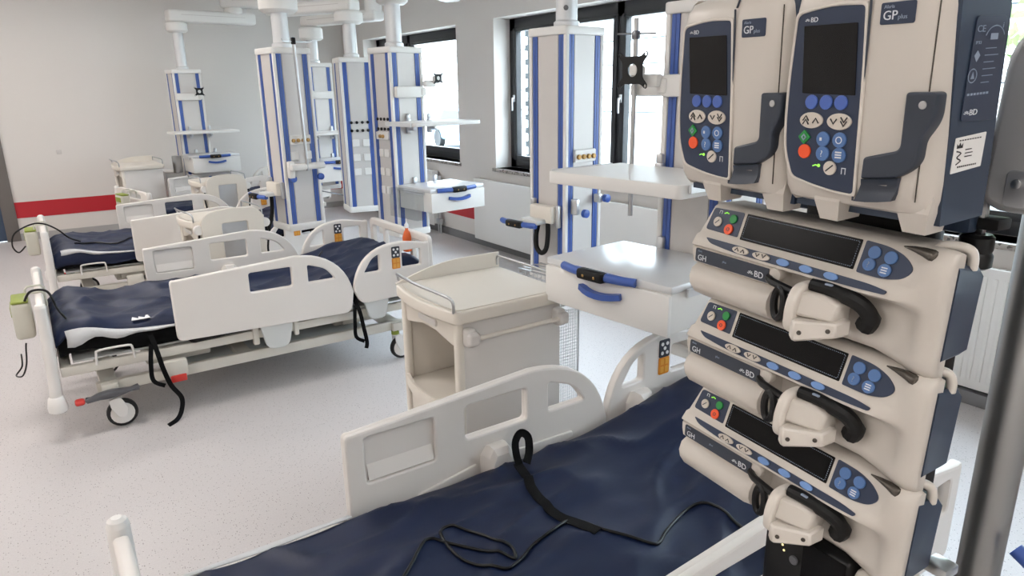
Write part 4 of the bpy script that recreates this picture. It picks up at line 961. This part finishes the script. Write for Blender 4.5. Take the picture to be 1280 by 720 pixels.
def burst(bm, mx, cx, cz, s):
    for k in range(5):
        a = PI/2 + (k - 2) * .62
        padd(bm, [[(cx + math.cos(a-.2)*s*.35, cz + math.sin(a-.2)*s*.35), (cx + math.cos(a-.13)*s, cz + math.sin(a-.13)*s), (cx + math.cos(a+.13)*s, cz + math.sin(a+.13)*s), (cx + math.cos(a+.2)*s*.35, cz + math.sin(a+.2)*s*.35)]], .0003, mx)
def logo(par, mx, x, z, size, m='print_white'):
    lettering([('BD', x + size*.95, z, size)], m, par, mx)
    bm = bmesh.new(); burst(bm, mx, x + size*.42, z + size*.12, size*.42); from_bm('emblem', bm, m, par, 180)

def gp_pump(t):
    # beige shell: horizontal sections stacked upwards
    def sec(z, f=0., ins=0., top=0.):
        P = [(.0 + ins, .026), (.0 + ins, .014), (.003 + ins, .005 + f), (.010 + ins, .001 + f), (.080, f), (.084, f + .0002), (.122, f), (.132, .002 + f), (.141, .006 + f), (.148 - ins, .013), (.1515 - ins, .021), (.1515 - ins, .026)]
        return [(x, y, z) for x, y in P]
    body = loft('shell', [sec(.030, .018, .010), sec(.034, .008, .004), sec(.045, .002, .001), sec(.06), sec(.10), sec(.15), sec(.205), sec(.222, .002, .002), sec(.232, .008, .006), sec(.236, .018, .014)], 'pump_beige', t, 38)
    # groove between keypad side and door, seam round the side
    bm = bmesh.new(); tadd(bm, [(.0846, -.0012, .040), (.0838, -.0012, .10), (.0832, -.0012, .21), (.0826, -.0010, .222)], .0011, 6); from_bm('door_seam', bm, 'pump_slate', t)
    for (x_, y_) in ((.1395, .0055),):
        bm = bmesh.new(); tadd(bm, [(x_, y_ - .0002, .045), (x_, y_ - .0002, .222)], .0007, 6); from_bm('side_seam', bm, 'cone_grey', t)
    tube('top_seam', [(.0826, .0015, .2235), (.0826, .0060, .2325), (.0826, .0170, .2368), (.0826, .024, .2368)], .0012, 'pump_slate', t, 6)
    # raised rim round the keypad window
    m0 = FR(0.0)
    outline = [(.0095, .2076), (.0446, .2132), (.0782, .2112), (.0815, .15), (.0838, .0455), (.0640, .0465), (.040, .0500), (.0150, .0560), (.0060, .0800), (.0040, .1095), (.0050, .150)]
    po = rounded(outline, [.006, .02, .004, .02, .004, .02, .02, .006, .01, .02, .02], 4)
    cxm = sum(p[0] for p in po)/len(po); czm = sum(p[1] for p in po)/len(po)
    rim = [(cxm + (p[0]-cxm)*1.075, czm + (p[1]-czm)*1.035) for p in po]
    plate('keypad_rim', [rim, po], .0035, 'pump_beige_light', t, m0, bev=.0014, res=2, c0=-.001)
    fp = plate('keypad_panel', [po], .0022, 'pump_panel', t, m0, bev=.0004, c0=-.001)
    plate('screen', [rounded([(.0172, .1975), (.0205, .1365), (.0768, .1350), (.0728, .1972)], .001)], .0007, 'screen_black', fp, m0, c0=.0012)
    for x_ in (.032, .048, .0637): key('soft_key', fp, m0, x_, .1283, .0068, 'key_blue', c0=.001)
    for x_ in (.0335, .0637): key('arrow_key', fp, m0, x_, .1112, .0128, 'key_beige', ry=.0076, c0=.001, n=26)
    chevron(fp, m0, [(.0282, .1135, 1, .0033), (.0282, .1100, 1, .0033), (.0392, .1115, 1, .0033), (.0585, .1110, -1, .0033), (.0692, .1128, -1, .0033), (.0692, .1093, -1, .0033)], 'print_black')
    plate('start_key', [rounded([(.027, .1022), (.0200, .0950), (.027, .0878), (.034, .0950)], .0012)], .002, 'key_green', fp, m0, c0=.001, bev=.0005)
    plate('key_symbol', [[(.027, .0985), (.0240, .0950), (.027, .0915), (.030, .0950)], [(.027, .0968), (.0257, .0950), (.027, .0932), (.0283, .0950)]], .0004, 'print_grey', fp, m0, c0=.003)
    key('stop_key', fp, m0, .0284, .0812, .0070, 'key_red', c0=.001)
    for (x_, z_) in ((.0482, .0943), (.0657, .0944), (.0490, .0807), (.0665, .0804)): key('function_key', fp, m0, x_, z_, .0072, 'key_midblue', c0=.001)
    lettering([('?', .0469, .0778, .0085)], 'print_white', fp, m0 @ Matrix.Translation((0, 0, .0034)))
    bm = bmesh.new()
    for q in (.0832, .0808, .0784): padd(bm, [rect(.0632, .0698, q - .0007, q + .0007)], .0004, m0 @ Matrix.Translation((0, 0, .0032)))
    padd(bm, [rect(.0452, .0475, .0928, .0958)], .0004, m0 @ Matrix.Translation((0, 0, .0032))); padd(bm, [ellipse(.0657, .0944, .0034, n=14), ellipse(.0657, .0944, .0026, n=14)], .0004, m0 @ Matrix.Translation((0, 0, .0032)))
    from_bm('key_symbol', bm, 'print_white', fp)
    key('power_key', fp, m0, .0582, .0676, .0068, 'key_beige', c0=.001)
    bm = bmesh.new(); tadd(bm, [m0 @ Vector((.0545, .0645, .0034)), m0 @ Vector((.0620, .0708, .0034))], .01, flat=(.0012, .0004), up=(0, -1, 0)); from_bm('key_symbol', bm, 'print_black', fp)
    key('mains_lamp', fp, m0, .0452, .0688, .0016, 'lamp_green', t=.001, c0=.001)
    bm = bmesh.new(); tadd(bm, [m0 @ Vector(p) for p in ((.0385, .0678, .0014), (.0415, .0690, .0014), (.0435, .0688, .0014))], .0006, 5); from_bm('mains_symbol', bm, 'lamp_green', fp)
    plate('battery_symbol', [[(.0700, .0630), (.0700, .0690), (.0745, .0690), (.0745, .0630), (.0738, .0630), (.0738, .0682), (.0707, .0682), (.0707, .0630)]], .0004, 'print_white', fp, m0, c0=.0012)
    logo(fp, m0 @ Matrix.Translation((0, 0, .0015)), .0175, .2005, .0062)
    # badge
    bd = plate('badge', [rounded(rect(.0925, .1232, .1935, .2112), .002)], .001, 'pump_panel', t, m0, bev=.0003, c0=-.0002)
    lettering([('Alaris', .0955, .2065, .0040)], 'print_grey', bd, m0 @ Matrix.Translation((0, 0, .0010)))
    lettering([('GP', .0950, .1973, .0105)], 'print_white', bd, m0 @ Matrix.Translation((0, 0, .0010)))
    lettering([('plus', .1085, .1975, .0052)], 'print_grey', bd, m0 @ Matrix.Translation((0, 0, .0010)))
    # latch lever: upper arm, bent, with a scooped flap below
    L1 = [(.1260, .1385), (.1262, .0900), (.0932, .0812), (.0925, .0618), (.1285, .0662), (.1420, .0778), (.1425, .1000), (.1515, .1160), (.1515, .1385)]
    def wrap(x): return 0. if x < .125 else (x - .125)**2 * 26
    o = plate('latch_lever', [rounded(L1, [.003, .006, .003, .002, .008, .008, .006, .008, .004], 5)], .0175, 'pump_slate', t, m0, bev=.0022, res=2, c0=-.012)
    fl = [[(.0928, -.0045, .0615), (.1040, -.005, .0628), (.1160, -.005, .0643), (.1275, -.0042, .0660)], [(.0918, -.0022, .056), (.1030, .0005, .0565), (.1150, .0005, .0575), (.1265, -.0020, .0590)],
          [(.0905, -.0030, .049), (.1020, -.0012, .0492), (.1140, -.0012, .0500), (.1255, -.0028, .0515)], [(.0882, -.0055, .0405), (.1000, -.0060, .0412), (.1120, -.0060, .0428), (.1235, -.0052, .0450)]]
    bm = bmesh.new(); g = [[bm.verts.new(p) for p in r] for r in fl]; b2 = [[bm.verts.new((p[0], .004, p[2])) for p in r] for r in fl]
    for i in range(3):
        for j in range(3): bm.faces.new((g[i][j], g[i][j+1], g[i+1][j+1], g[i+1][j])); bm.faces.new((b2[i][j], b2[i+1][j], b2[i+1][j+1], b2[i][j+1]))
    for i in range(3): bm.faces.new((g[i][0], g[i+1][0], b2[i+1][0], b2[i][0])); bm.faces.new((g[i][3], b2[i][3], b2[i+1][3], g[i+1][3])); bm.faces.new((g[3][i], g[3][i+1], b2[3][i+1], b2[3][i])); bm.faces.new((g[0][i], b2[0][i], b2[0][i+1], g[0][i+1]))
    bmesh.ops.recalc_face_normals(bm, faces=bm.faces[:]); from_bm('latch_flap', bm, 'pump_slate', o, 60)
    y_ = -.0060
    lathe('latch_screw', [(.0015, 0), (.0034, .0003), (.0034, .0014), (.0022, .0016)], 'steel', o, 14, axes((.1420, y_ + .001, .1285), (1, 0, 0), (0, 0, 1), (0, -1, 0)))
    # feet
    for (a, b, yy) in ((.038, .066, .012), (.120, .149, .018)):
        loft('foot', [[(a + .004, yy, .014), (b - .004, yy, .014), (b - .004, .045, .014), (a + .004, .045, .014)], [(a, yy - .006, .034), (b, yy - .006, .034), (b, .045, .034), (a, .045, .034)], [(a, yy - .002, .05), (b, yy - .002, .05), (b, .045, .05), (a, .045, .05)]], 'pump_beige', t, 30)
    # navy rear case with the data plate and sticker on the side
    def rc(z, k=0.): return [(.004, .024, z), (.1520, .026 - (z - .03)*.07, z), (.1520, .094 - k, z), (.146, .102 - k, z), (.012, .102 - k, z), (.004, .095 - k, z)]
    rcs = loft('rear_case', [rc(.022), rc(.06), rc(.20, .006), rc(.224, .012), rc(.230, .016)], 'pump_navy', t, 30)
    box('rear_dock', .03, .13, .09, .13, .03, .12, 'pump_navy', t, .006)
    ms = axes((.1522, -.029, 0), (0, 1.38, 0), (0, 0, 1), (1, 0, 0))
    ip = plate('data_plate', [rounded([(.045, .112), (.084, .110), (.080, .196), (.047, .196)], .004)], .0009, 'pump_panel', t, ms, bev=.0003)
    mi = ms @ Matrix.Translation((0, 0, .0010))
    lettering([('CE', .0485, .1835, .0075), ('IP33', .0488, .1740, .0036), ('i', .0760, .1860, .0065)], 'print_grey', ip, mi)
    lettering([('BD', .0530, .1165, .0070)], 'print_white', ip, mi)
    bm = bmesh.new(); burst(bm, mi, .0497, .1175, .0030); from_bm('emblem', bm, 'print_white', ip, 180)
    bm = bmesh.new()
    padd(bm, [[(.049, .1650), (.0522, .1690), (.0554, .1650), (.0522, .1600)]], .0003, mi); padd(bm, [rect(.0640, .0720, .1770, .1820)], .0003, mi)
    tadd(bm, [mi @ Vector((.0580 + .011 * (1 - math.cos(a)) , .1760 + .012 * math.sin(a), 0)) for a in [k * PI / 16 for k in range(2, 15)]], .0005, 4)
    for q in range(6): padd(bm, [rect(.0605, .0605 + (.012, .015, .011, .014, .012, .009)[q], .1700 - q*.0055, .1707 - q*.0055)], .0003, mi)
    for q in range(7): padd(bm, [rect(.0475 + q*.0035, .0498 + q*.0035, .1330, .1348)], .0003, mi)
    tadd(bm, [mi @ Vector((.0505 + .0045*math.cos(a), .1490 + .0055*math.sin(a), 0)) for a in [2*PI*k/16 for k in range(16)]], .0005, 4, True)
    padd(bm, [[(.0485, .1465), (.0525, .1465), (.0505, .1520)]], .0003, mi)
    from_bm('symbol', bm, 'print_grey', ip, 180)
    s_ = plate('sticker', [rounded([(.0425, .0680), (.0765, .0700), (.0775, .1000), (.0435, .0985)], .001)], .0005, 'paper', t, ms)
    mk = ms @ Matrix.Translation((0, 0, .0007))
    bm = bmesh.new()
    for q in range(9): padd(bm, [rect(.0475 + q*.0028, .0492 + q*.0028, .0955, .0965)], .0002, mk)
    for q in range(3): padd(bm, [rect(.0555, .0555 + (.007, .0085, .008)[q], .0870 - q*.0030, .0878 - q*.0030)], .0002, mk)
    for q in range(10): padd(bm, [rect(.0490 + q*.0022, .0503 + q*.0022, .0725, .0738)], .0002, mk)
    padd(bm, [[(.0455, .0895), (.0455, .0935), (.0472, .0912), (.0487, .0945), (.0502, .0912), (.0519, .0935), (.0519, .0895)]], .0002, mk)
    tadd(bm, [mk @ Vector(p) for p in smooth_path([(.0460, .0870, 0), (.0510, .0850, 0), (.0470, .0815, 0), (.0515, .0785, 0), (.0470, .0755, 0)], 4)], .0006, 4)
    from_bm('print', bm, 'print_black', s_, 180)
    tube('carry_handle', [(.120, .060, .226), (.122, .062, .240), (.132, .070, .247), (.142, .080, .246), (.147, .086, .238), (.147, .088, .215)], .0048, 'pump_beige_light', t, 10, sm=4)

def gh_pump(t):
    # cross-sections (outward d, height z) at stations along u
    left = [(-.048, .0045), (-.006, .0060), (.000, .0015), (.0055, -.015), (.0108, -.0310), (.0145, -.0335), (.0180, -.0440), (.0186, -.0462), (.0160, -.0480), (.0195, -.0490), (.0200, -.0570), (.0195, -.0665), (.0140, -.0690), (.0235, -.0745), (.0290, -.0840), (.0285, -.0930), (.0230, -.1030), (.0100, -.1100), (-.012, -.1110)]
    mid = [(-.048, .0045), (-.006, .0060), (.000, .0015), (.0055, -.015), (.0108, -.0310), (.0145, -.0335), (.0180, -.0440), (.0186, -.0462), (.0140, -.0490), (.0020, -.0505), (-.0060, -.0530), (-.0085, -.0610), (-.0090, -.0690), (-.0085, -.0760), (-.0060, -.0850), (-.0030, -.0930), (-.0030, -.1010), (-.0070, -.1070), (-.012, -.1090)]
    pre = mid[:5] + [(.0140, -.0330), (.0160, -.0425), (.0160, -.0455), (.0110, -.0490), (.0040, -.0530), (-.0010, -.0570), (-.0035, -.0640), (-.0045, -.0710), (-.0040, -.0780), (-.0020, -.0860), (.0015, -.0950), (.0025, -.1040), (-.0010, -.1120), (-.012, -.1150)]
    sh = [(-.012, .006), (-.004, .0085), (.003, .0060), (.0090, -.006), (.0115, -.0180), (.0115, -.0280), (.0110, -.0380), (.0105, -.0450), (.0100, -.0500), (.0095, -.0550), (.0088, -.0620), (.0082, -.0680), (.0076, -.0750), (.0074, -.0820), (.0078, -.0900), (.0085, -.0980), (.0075, -.1060), (.0020, -.1140), (-.012, -.1165)]
    end = [(d*.75 - .004, z*.97 - .002) for d, z in sh]
    def st(u, P, f=1.0, du=None):
        return [(u + (du[i] if du else 0), -p[0], p[1]) for i, p in enumerate(P)]
    def mixp(a, b, f): return [(p[0]*(1-f) + q[0]*f, p[1]*(1-f) + q[1]*f) for p, q in zip(a, b)]
    lend = [(d*.8 - .004, z*.96 - .003) for d, z in left]
    tilt = [.012, .012, .010, .005, .0, -.002, -.005, -.005, -.004, -.002, -.001, .001, .003, .003, .005, .007, .010, .014, .016]   # slanted left end
    L = [st(-.064, lend, 1, tilt), st(-.0615, left, 1, tilt), st(-.03, left), st(.0, left), st(.052, left), st(.060, mixp(left, mid, .1)), st(.064, mid), st(.10, mid), st(.150, mid), st(.170, mid), st(.190, mixp(mid, pre, .5)), st(.205, pre), st(.212, mixp(pre, sh, .6)), st(.219, sh), st(.228, sh), st(.2335, mixp(sh, end, .5)), st(.236, end)]
    loft('shell', L, 'pump_beige', t, 50)
    # sloping console plane
    import mathutils
    dn = Vector((0, -.0108, -.0325)).normalized(); nr = Vector((0, -.0325, .0108)).normalized()   # down-slope, outward
    mp = axes((0, 0, .0015), (1, 0, 0), -dn, nr)
    dsp = plate('display', [rounded(rect(.0005, .146, -.0315, -.0008), .0012)], .0009, 'display_black', t, mp, c0=-.0002)
    bm = bmesh.new()
    def dash(a, b, n):
        for k in range(n):
            f0 = (k + .15) / n; f1 = (k + .65) / n; p = Vector(a) + (Vector(b) - Vector(a))*f0; q = Vector(a) + (Vector(b) - Vector(a))*f1
            tadd(bm, [mp @ Vector((p.x, p.y, .0009)), mp @ Vector((q.x, q.y, .0009))], .01, flat=(.0007, .0002), up=nr)
    dash((.003, -.0032), (.1435, -.0032), 60); dash((.003, -.0290), (.1435, -.0290), 60); dash((.003, -.0032), (.003, -.0290), 11); dash((.1435, -.0032), (.1435, -.0290), 11)
    from_bm('dashed_border', bm, 'print_grey', dsp, 180)
    p1 = plate('status_panel', [rounded([(-.0500, -.0015), (-.0040, -.0005), (-.0040, -.0300), (-.0545, -.0290)], [.004, .002, .002, .004])], .0009, 'pump_panel', t, mp, c0=-.0002)
    key('power_key', p1, mp, -.0385, -.0175, .0060, 'key_beige', c0=.0006); key('start_key', p1, mp, -.0165, -.0105, .0054, 'key_green', c0=.0006); key('stop_key', p1, mp, -.0190, -.0235, .0064, 'key_red', c0=.0006)
    bm = bmesh.new(); padd(bm, [[(-.0405, -.0075), (-.0405, -.0035), (-.0365, -.0035), (-.0365, -.0075), (-.0372, -.0075), (-.0372, -.0042), (-.0398, -.0042), (-.0398, -.0075)]], .0003, mp @ Matrix.Translation((0, 0, .0008))); from_bm('battery_symbol', bm, 'print_white', p1)
    bm = bmesh.new(); tadd(bm, [mp @ Vector(p) for p in ((-.0325, -.0062, .001), (-.029, -.0045, .001), (-.026, -.0055, .001))], .0007, 5); from_bm('mains_symbol', bm, 'lamp_green', p1)
    bm = bmesh.new(); tadd(bm, [mp @ Vector((-.0410, -.0200, .003)), mp @ Vector((-.0360, -.0150, .003))], .01, flat=(.0010, .0003), up=nr); padd(bm, [ellipse(-.0190, -.0235, .0022, n=12), ellipse(-.0190, -.0235, .0015, n=12)], .0003, mp @ Matrix.Translation((0, 0, .0029))); from_bm('key_symbol', bm, 'pump_slate', p1)
    p2 = plate('function_panel', [rounded([(.1500, -.0005), (.1760, -.0020), (.1930, -.0080), (.2040, -.0185), (.1960, -.0290), (.1780, -.0335), (.1500, -.0330)], [.002, .01, .01, .012, .01, .01, .002], 5)], .0012, 'pump_panel', t, mp, c0=-.0002)
    for (x_, z_) in ((.1625, -.0105), (.1795, -.0120), (.1610, -.0230), (.1775, -.0250)): key('function_key', p2, mp, x_, z_, .0065, 'key_midblue', c0=.0008)
    lettering([('?', .1592, -.0260, .0080)], 'print_grey', p2, mp @ Matrix.Translation((0, 0, .0032)))
    bm = bmesh.new()
    for q in (-.0228, -.0252, -.0276): padd(bm, [rect(.1745, .1805, q - .0006, q + .0006)], .0003, mp @ Matrix.Translation((0, 0, .0030)))
    from_bm('key_symbol', bm, 'print_white', p2)
    # slim key strip along the lip
    d2 = Vector((0, -.0035, -.0105)).normalized(); n2 = Vector((0, -.0105, .0035)).normalized(); ms = axes((0, -.0147, -.0335), (1, 0, 0), -d2, n2)
    st_ = plate('key_strip', [rounded([(-.0470, -.0010), (.05, -.0012), (.1700, -.0030), (.1880, -.0055), (.1860, -.0095), (.1500, -.0108), (.0, -.0105), (-.0380, -.0070)], [.003, .03, .02, .003, .003, .02, .03, .02], 4)], .0012, 'pump_panel', t, ms, c0=-.0003)
    for x_ in (.0105, .0400): key('arrow_key', st_, ms, x_, -.0058, .0120, 'key_beige', ry=.0042, c0=.0007, n=24)
    chevron(st_, ms, [(.0062, -.0053, 1, .0026), (.0148, -.0058, 1, .0026), (.0357, -.0058, -1, .0026), (.0443, -.0053, -1, .0026)], 'print_black', wd=.0008)
    for x_ in (.0695, .0990, .1285): key('soft_key', st_, ms, x_, -.0060, .0082, 'key_lightblue', ry=.0040, c0=.0007)
    # name plate on the left half
    mn = FR(.0198)
    np_ = plate('name_plate', [rounded(rect(-.0570, .0545, -.0655, -.0490), [.003, .001, .001, .003])], .0010, 'pump_slate', t, mn, c0=-.0003)
    mt = mn @ Matrix.Translation((0, 0, .0009))
    lettering([('GH', -.0530, -.0633, .0100)], 'print_white', np_, mt); lettering([('Alaris', -.0535, -.0530, .0032), ('plus', -.0130, -.0580, .0040)], 'print_grey', np_, mt)
    logo(np_, mt, .0255, -.0625, .0100)
    # metallic lamp wedge on the shoulder
    bm = bmesh.new(); tadd(bm, [(.187, -.0005, .0030), (.197, -.0010, .0028), (.208, -.0020, .0020), (.215, -.0028, .0008), (.219, -.0032, .0), (.2205, -.0034, -.0004)], [.0006, .0026, .0046, .0058, .0056, .0030], 12); from_bm('beacon', bm, 'cone_grey', t, 60)
    # syringe drive: dark rod and ring, beige clamp block, dark arc behind it
    bm = bmesh.new(); tadd(bm, smooth_path([(.0560, -.0215, -.0585), (.068, -.0290, -.0590), (.098, -.0320, -.0615)], 3), .0044, 8); from_bm('plunger_rod', bm, 'black_plastic', t)
    bm = bmesh.new(); ring = [(.0825 + .0080*math.cos(a), -.033 - .002*math.cos(a), -.0785 + .0165*math.sin(a)) for a in [2*PI*k/20 for k in range(20)]]; tadd(bm, ring, .0042, 8, True); from_bm('finger_ring', bm, 'black_plastic', t)
    key('release_button', t, FR(.012), .0640, -.0535, .0075, 'pump_beige', t=.010, ry=.0075)
    # clamp: thick rounded flange standing out from the front, wedge body and nose with two bolts beside it
    Mf = axes((.1130, 0, 0), (0, -1, 0), (0, 0, 1), (-1, 0, 0))       # x outwards, y up, towards -u
    fo = plate('clamp_flange', [rounded([(.0, -.053), (.022, -.0480), (.042, -.0510), (.051, -.072), (.050, -.097), (.036, -.1050), (.0, -.100)], [.004, .012, .02, .02, .014, .012, .004], 6)], .0115, 'pump_beige_light', t, Mf, bev=.0035, res=3)
    V0 = [(.111, -.012, -.0550), (.111, -.038, -.0565), (.111, -.045, -.0810), (.111, -.012, -.0850)]
    V1 = [(.130, -.010, -.0545), (.130, -.032, -.0570), (.130, -.041, -.0800), (.130, -.010, -.0840)]
    V2 = [(.147, -.004, -.0600), (.147, -.022, -.0640), (.147, -.032, -.0820), (.147, -.004, -.0850)]
    cb = loft('clamp_block', [V0, V1, V2], 'pump_beige', t, 20)
    b = cb.modifiers.new('soft', 'BEVEL'); b.width = .003; b.segments = 2; b.limit_method = 'ANGLE'
    loft('clamp_nose', [[(.1115, -.026, -.0820), (.1115, -.050, -.0850), (.1115, -.050, -.1020), (.1115, -.026, -.1050)], [(.119, -.026, -.0815), (.119, -.054, -.0840), (.119, -.054, -.1060), (.119, -.026, -.1080)], [(.153, -.010, -.0780), (.153, -.035, -.0800), (.155, -.035, -.0940), (.153, -.010, -.0970)]], 'pump_beige_light', cb, 20).modifiers.new('soft', 'BEVEL').width = .002
    nv = Vector((.035, -.065, 0)).normalized(); na = Vector((.065, .035, 0)).normalized()
    for (x_, y_, z_) in ((.1250, -.0512, -.0945), (.1480, -.0385, -.0880)): lathe('clamp_bolt', [(.0012, 0), (.0024, .0003), (.0024, .0012), (.0015, .0015)], 'cone_grey', cb, 10, axes((x_, y_, z_), na, (0, 0, 1), nv))
    bm = bmesh.new(); tadd(bm, smooth_path([(.113, -.024, -.0510), (.130, -.022, -.0510), (.148, -.018, -.0540), (.162, -.010, -.0620), (.168, -.004, -.0740), (.162, -.001, -.0850)], 4), [.0070]*8 + [.0085]*8 + [.0100]*5, 10); from_bm('clamp_spring_cover', bm, 'black_soft', t)
    bm = bmesh.new(); badd(bm, (.134, -.0270, -.0450), (.008, .003, .002), .0005); from_bm('clamp_marker', bm, 'print_grey', t)
    # navy rear case
    def rc(u, k): return [(u, .004 if u > .22 else .014, -.004 - k), (u, .040, -.010 - k), (u, .046, -.020), (u, .044, -.092), (u, .038, -.098 + k), (u, .004 if u > .22 else .014, -.100 + k)]
    loft('rear_case', [rc(-.058, .004), rc(-.05, 0), rc(.219, 0), rc(.2265, 0), rc(.2345, .001), rc(.2375, .005)], 'pump_navy', t, 40)
    box('rear_dock', .0, .17, .044, .075, -.095, -.02, 'pump_navy', t, .006)
    tube('carry_handle', [(.208, .014, -.004), (.212, .015, .006), (.222, .019, .0085), (.232, .025, .006), (.2345, .028, -.002), (.2345, .029, -.012)], .0046, 'pump_beige_light', t, 10, sm=4)

ROLL = math.radians(1.8)
GHL = ['topmost beige syringe pump in the tower, right below the upright pumps', 'middle beige syringe pump in the tower, between two others alike', 'lowest beige syringe pump in the tower, above the black docking panel']
for k_ in range(3):
    t = thing('syringe_pump', GHL[k_], 'pump', tw(0, 0, -.12*k_), (0, ROLL, TH), 'syringe pumps stacked in the tower')
    if k_ == 0: gh_pump(t); gh0 = t
    else:
        for ch in list(gh0.children): copy_tree(ch, t)
GPS = [(.082, 'upright beige infusion pump with a white sticker on its navy side, above the syringe pumps'), (-.066, 'upright beige infusion pump behind the one with the white sticker')]
for k_, (u0, lab) in enumerate(GPS):
    t = thing('infusion_pump', lab, 'pump', tw(u0, .05, .142 - .142*.967), (math.radians(3.0), ROLL*.5, TH), 'upright infusion pumps on the tower'); t.scale = (.967,)*3
    if k_ == 0: gp_pump(t); gp0 = t
    else:
        for ch in list(gp0.children): copy_tree(ch, t)
# rack that carries the pumps
rk = thing('pump_rack', 'dark docking rack behind the stacked pumps with black panel below them', 'rack', tw(0, 0, -.62), (0, 0, TH))
box('spine', .015, .165, .080, .110, .0, .70, 'black_soft', rk, .006)
box('spine_cover', .17, .205, .05, .09, .10, .60, 'black_soft', rk, .004)
box('top_bracket', -.05, .20, .082, .112, .62, .72, 'pump_navy', rk, .006)
bu = box('docking_base', .068, .182, -.006, .09, .05, .265, 'black_plastic', rk, .010, 3)
mb = axes((0, -.0065, 0), (1, 0, 0), (0, 0, 1), (0, -1, 0))
plate('base_screen', [rounded(rect(.125, .178, .08, .262), .004)], .001, 'display_black', bu, mb)
key('base_knob', bu, mb, .1150, .2290, .0055, 'pedal_grey', t=.003)
for x_, z_ in ((.1000, .2330), (.0975, .2390)): key('base_lamp', bu, mb, x_, z_, .0014, 'lamp_amber', t=.001)
box('base_frame', .183, .225, -.004, .06, .05, .262, 'pump_beige', rk, .010, 3)
box('rack_arm', .08, .21, .11, .16, .12, .16, 'steel_dark', rk, .006)
box('rail_clamp', .225, .250, .050, .075, .268, .280, 'steel', rk, .003)
# dark metal pole with its floor base
pp = thing('equipment_pole', 'thick dark grey metal pole standing behind the pump tower', 'pole', (.862, .268, 0))
lathe('pole_tube', [(.0225, .05), (.0225, 1.66), (.019, 1.665)], 'pole_metal', pp, 36)
lathe('pole_collar', [(.03, .10), (.034, .11), (.034, .17), (.03, .18)], 'black_soft', pp, 24)
for k_ in range(5):
    a = 2*PI*k_/5 + .3; q = tube('base_leg', [(0, 0, .11), (.10*math.cos(a), .10*math.sin(a), .10), (.27*math.cos(a), .27*math.sin(a), .085)], [.022, .02, .014], 'pole_metal', pp, 10)
    lathe('castor', [(.02, -.012), (.036, -.01), (.036, .01), (.02, .012)], 'tyre', q, 14, axes((.27*math.cos(a), .27*math.sin(a), .036), (1, 0, 0), (0, 0, 1), (0, -1, 0)))
box('pole_clamp', .835, .89, .24, .296, 1.04, 1.10, 'black_soft', None, .006).parent = None
o = COL.objects[-1] if False else [q for q in COL.objects if q.name.startswith('pole_clamp')][-1]
tag(o, 'black clamp block gripping the dark pole behind the pumps', 'clamp')
# knob clamp under the metal housing
kc = thing('knob_clamp', 'black knob clamp with metal stem beside the top syringe pump', 'clamp', tw(.1995, -.10, -.035), (0, 0, TH))
lathe('knob', [(.012, 0), (.0165, .003), (.0165, .014), (.0145, .017), (.0155, .020), (.0155, .032), (.012, .035)], 'black_plastic', kc, 20)
box('stem', -.006, .006, -.004, .004, .034, .075, 'steel', kc, .002)
box('clamp_arm', -.06, .02, -.006, .02, .040, .052, 'black_soft', kc, .003)
# brushed metal housing with black gasket
mh = thing('metal_housing', 'brushed metal rounded housing with black edge beside the large pump', 'housing', tw(.229, -.112, .026), (0, 0, TH))
ho = rounded([(-.028, .0), (.06, .0), (.075, .168), (-.022, .168)], [.028, .03, .04, .04], 6)
mm = axes((0, 0, 0), (1, 0, 0), (0, 0, 1), (0, -1, 0))
plate('housing_shell', [ho], .030, 'housing_metal', mh, mm, bev=.008, res=3)
hb = [(.02 + (x - .02)*1.05, .084 + (z - .084)*1.03) for x, z in ho]
plate('gasket', [hb], .016, 'black_soft', mh, mm @ Matrix.Translation((0, 0, -.006)), bev=.004)
plate('hinge_plate', [rounded(rect(-.004, .016, .006, .040), .006)], .004, 'alu', mh, mm, c0=.029, bev=.001)
lathe('hinge_screw', [(.002, 0), (.0045, .0005), (.0045, .002), (.003, .0025)], 'steel', mh, 12, axes((.006, -.033, .028), (1, 0, 0), (0, 0, 1), (0, -1, 0)))
# blue push handle low on the pole
bh = thing('push_handle', 'blue rounded bar handle fixed low on the dark pole', 'handle', tw(.24, -.19, -.372), (0, 0, TH))
tube('blue_bar', [(.012, .0, .008), (.05, .0, -.012), (.11, .0, -.025)], .0085, 'handle_blue', bh, 10)
tube('handle_stay', [(.09, .0, -.02), (.09, .05, -.06), (.07, .06, -.10)], .006, 'steel_dark', bh, 8)

# ---------------------------------------------------------------- clear prototypes
for o in protos: bpy.data.objects.remove(o)
